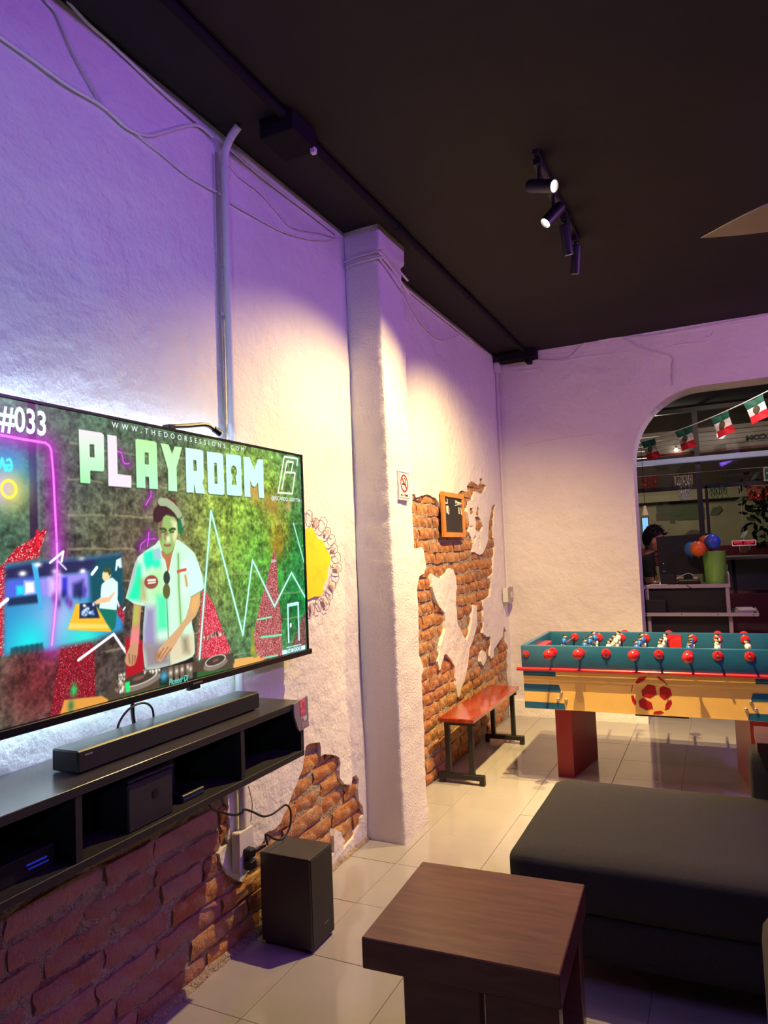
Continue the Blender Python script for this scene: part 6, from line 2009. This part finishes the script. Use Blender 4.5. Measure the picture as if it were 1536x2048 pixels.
for s in (-1, 1):
    pm.sphere((hc.x - .008, hc.y + s * .074, hc.z - .012), .020, 10, 8, (.8, .4, 1.5))   # ears
    # hand: palm and five fingers resting on the desk edge
    w = Vector((PX + .30, PYY + s * .13, 1.130))
    pm.sphere(w + Vector((.045, -s * .01, .0)), .034, 12, 8, (1.3, 1.1, .5))
    for k in range(4):
        b0_ = w + Vector((.075, -s * .01 + (k - 1.5) * .018, .004))
        L = (.062, .072, .068, .054)[k]
        pm.tube([b0_, b0_ + Vector((L * .5, 0, .010)), b0_ + Vector((L * .85, 0, -.002)), b0_ + Vector((L, 0, -.014))], [.0095, .009, .0085, .007], 8)
    b0_ = w + Vector((.03, -s * .035, 0))
    pm.tube([b0_, b0_ + Vector((.025, -s * .025, .002)), b0_ + Vector((.052, -s * .030, -.004))], [.012, .0105, .008], 8)
raw = bpy.data.meshes.new('tmp2')
raw.from_pydata(pm.v, [], pm.f)
ro = bpy.data.objects.new('tmp2', raw)
COL.objects.link(ro)
rm = ro.modifiers.new('r', 'REMESH')
rm.mode = 'VOXEL'
rm.voxel_size = .0075
smd = ro.modifiers.new('s', 'SMOOTH')
smd.factor = .5
smd.iterations = 2
dg = bpy.context.evaluated_depsgraph_get()
pme = bpy.data.meshes.new_from_object(ro.evaluated_get(dg))
bpy.data.objects.remove(ro)
M_PSKIN = mat('skin', H('#b98263'), .5)
M_TEE = mat('black_tee_cotton', (.020, .018, .020), .85, bumps=[(14, 3, .4, .02)])
M_JEAN = mat('dark_trousers', (.018, .02, .03), .85)
M_SHOE = mat('black_shoes', (.012, .012, .012), .5)
pme.materials.clear()
for mt in (M_PSKIN, M_TEE, M_JEAN, M_SHOE):
    pme.materials.append(mt)
ids = []
for p in pme.polygons:
    c = p.center
    x, y, z = c.x - PX, c.y - PYY, c.z
    if z < .10:
        ids.append(3)
    elif z < .92 and abs(y) < .2 and x < .25:
        ids.append(2)
    elif z > 1.392 + .30 * (x - .08):
        ids.append(0)
    elif abs(y) > .155 and z < 1.165 and x > .02 or x > .19:
        ids.append(0)
    else:
        ids.append(1)
pme.polygons.foreach_set('material_index', ids)
pme.polygons.foreach_set('use_smooth', [True] * len(pme.polygons))
person = thing('person', (PX, PYY, 0), 'person with short black hair in a black t-shirt working at the desk monitor', 'person')
for v in pme.vertices:
    v.co -= Vector((PX, PYY, 0))
bo_ = bpy.data.objects.new('body', pme)
COL.objects.link(bo_)
bo_.parent = person
# hair cap with tousled locks
M_HAIRP = mat('black_hair', (.010, .008, .008), .75, spec=.2)
hb = MB()
hs = MB().sphere((0, 0, 0), 1, 28, 20)
hv = []
for q in hs.v:
    x, y, z = q
    r_n = 1.07 + .05 * noise.noise(Vector((x * 4, y * 4, z * 4)))
    lim = -.02 + .42 * x if x > -.2 else -.55
    zz_ = max(z, lim)
    hv.append((hc.x - .008 + x * .102 * r_n, hc.y + y * .083 * r_n, hc.z + .022 + zz_ * .118 * r_n))
hb.add(hv, hs.f)
r_ = random.Random(4)
for i in range(70):
    a = r_.uniform(-math.pi, math.pi)
    e = r_.uniform(.15, 1.3)
    d = Vector((math.cos(a) * math.cos(e) * .10, math.sin(a) * math.cos(e) * .082, math.sin(e) * .118))
    p0 = hc + Vector((-.006, 0, .022)) + d * 1.02
    t = (d.normalized() * .35 + Vector((.8, 0, .15)) + Vector((r_.uniform(-.4, .4), r_.uniform(-.4, .4), r_.uniform(-.3, .3)))).normalized()
    L = r_.uniform(.025, .05)
    hb.tube([p0, p0 + t * L * .5 + Vector((0, 0, .004)), p0 + t * L + Vector((0, 0, -.006))], [.009, .007, .002], 5)
hb.build('hair', M_HAIRP, person, smooth='all')
for s in (-1, 1):
    MB().sphere((hc.x + .082, hc.y + s * .030, hc.z + .012), .009, 10, 8).build('eye', mat('eye_white', (.6, .58, .55), .3), person, smooth='all')
    MB().sphere((hc.x + .0885, hc.y + s * .031, hc.z + .012), .0042, 8, 6).build('iris', mat('dark_iris', (.02, .01, .008), .2), person, smooth='all')
    MB().tube([(hc.x + .086, hc.y + s * .014, hc.z + .032), (hc.x + .088, hc.y + s * .03, hc.z + .036), (hc.x + .078, hc.y + s * .05, hc.z + .032)], .004, 6).build('eyebrow', M_HAIRP, person)
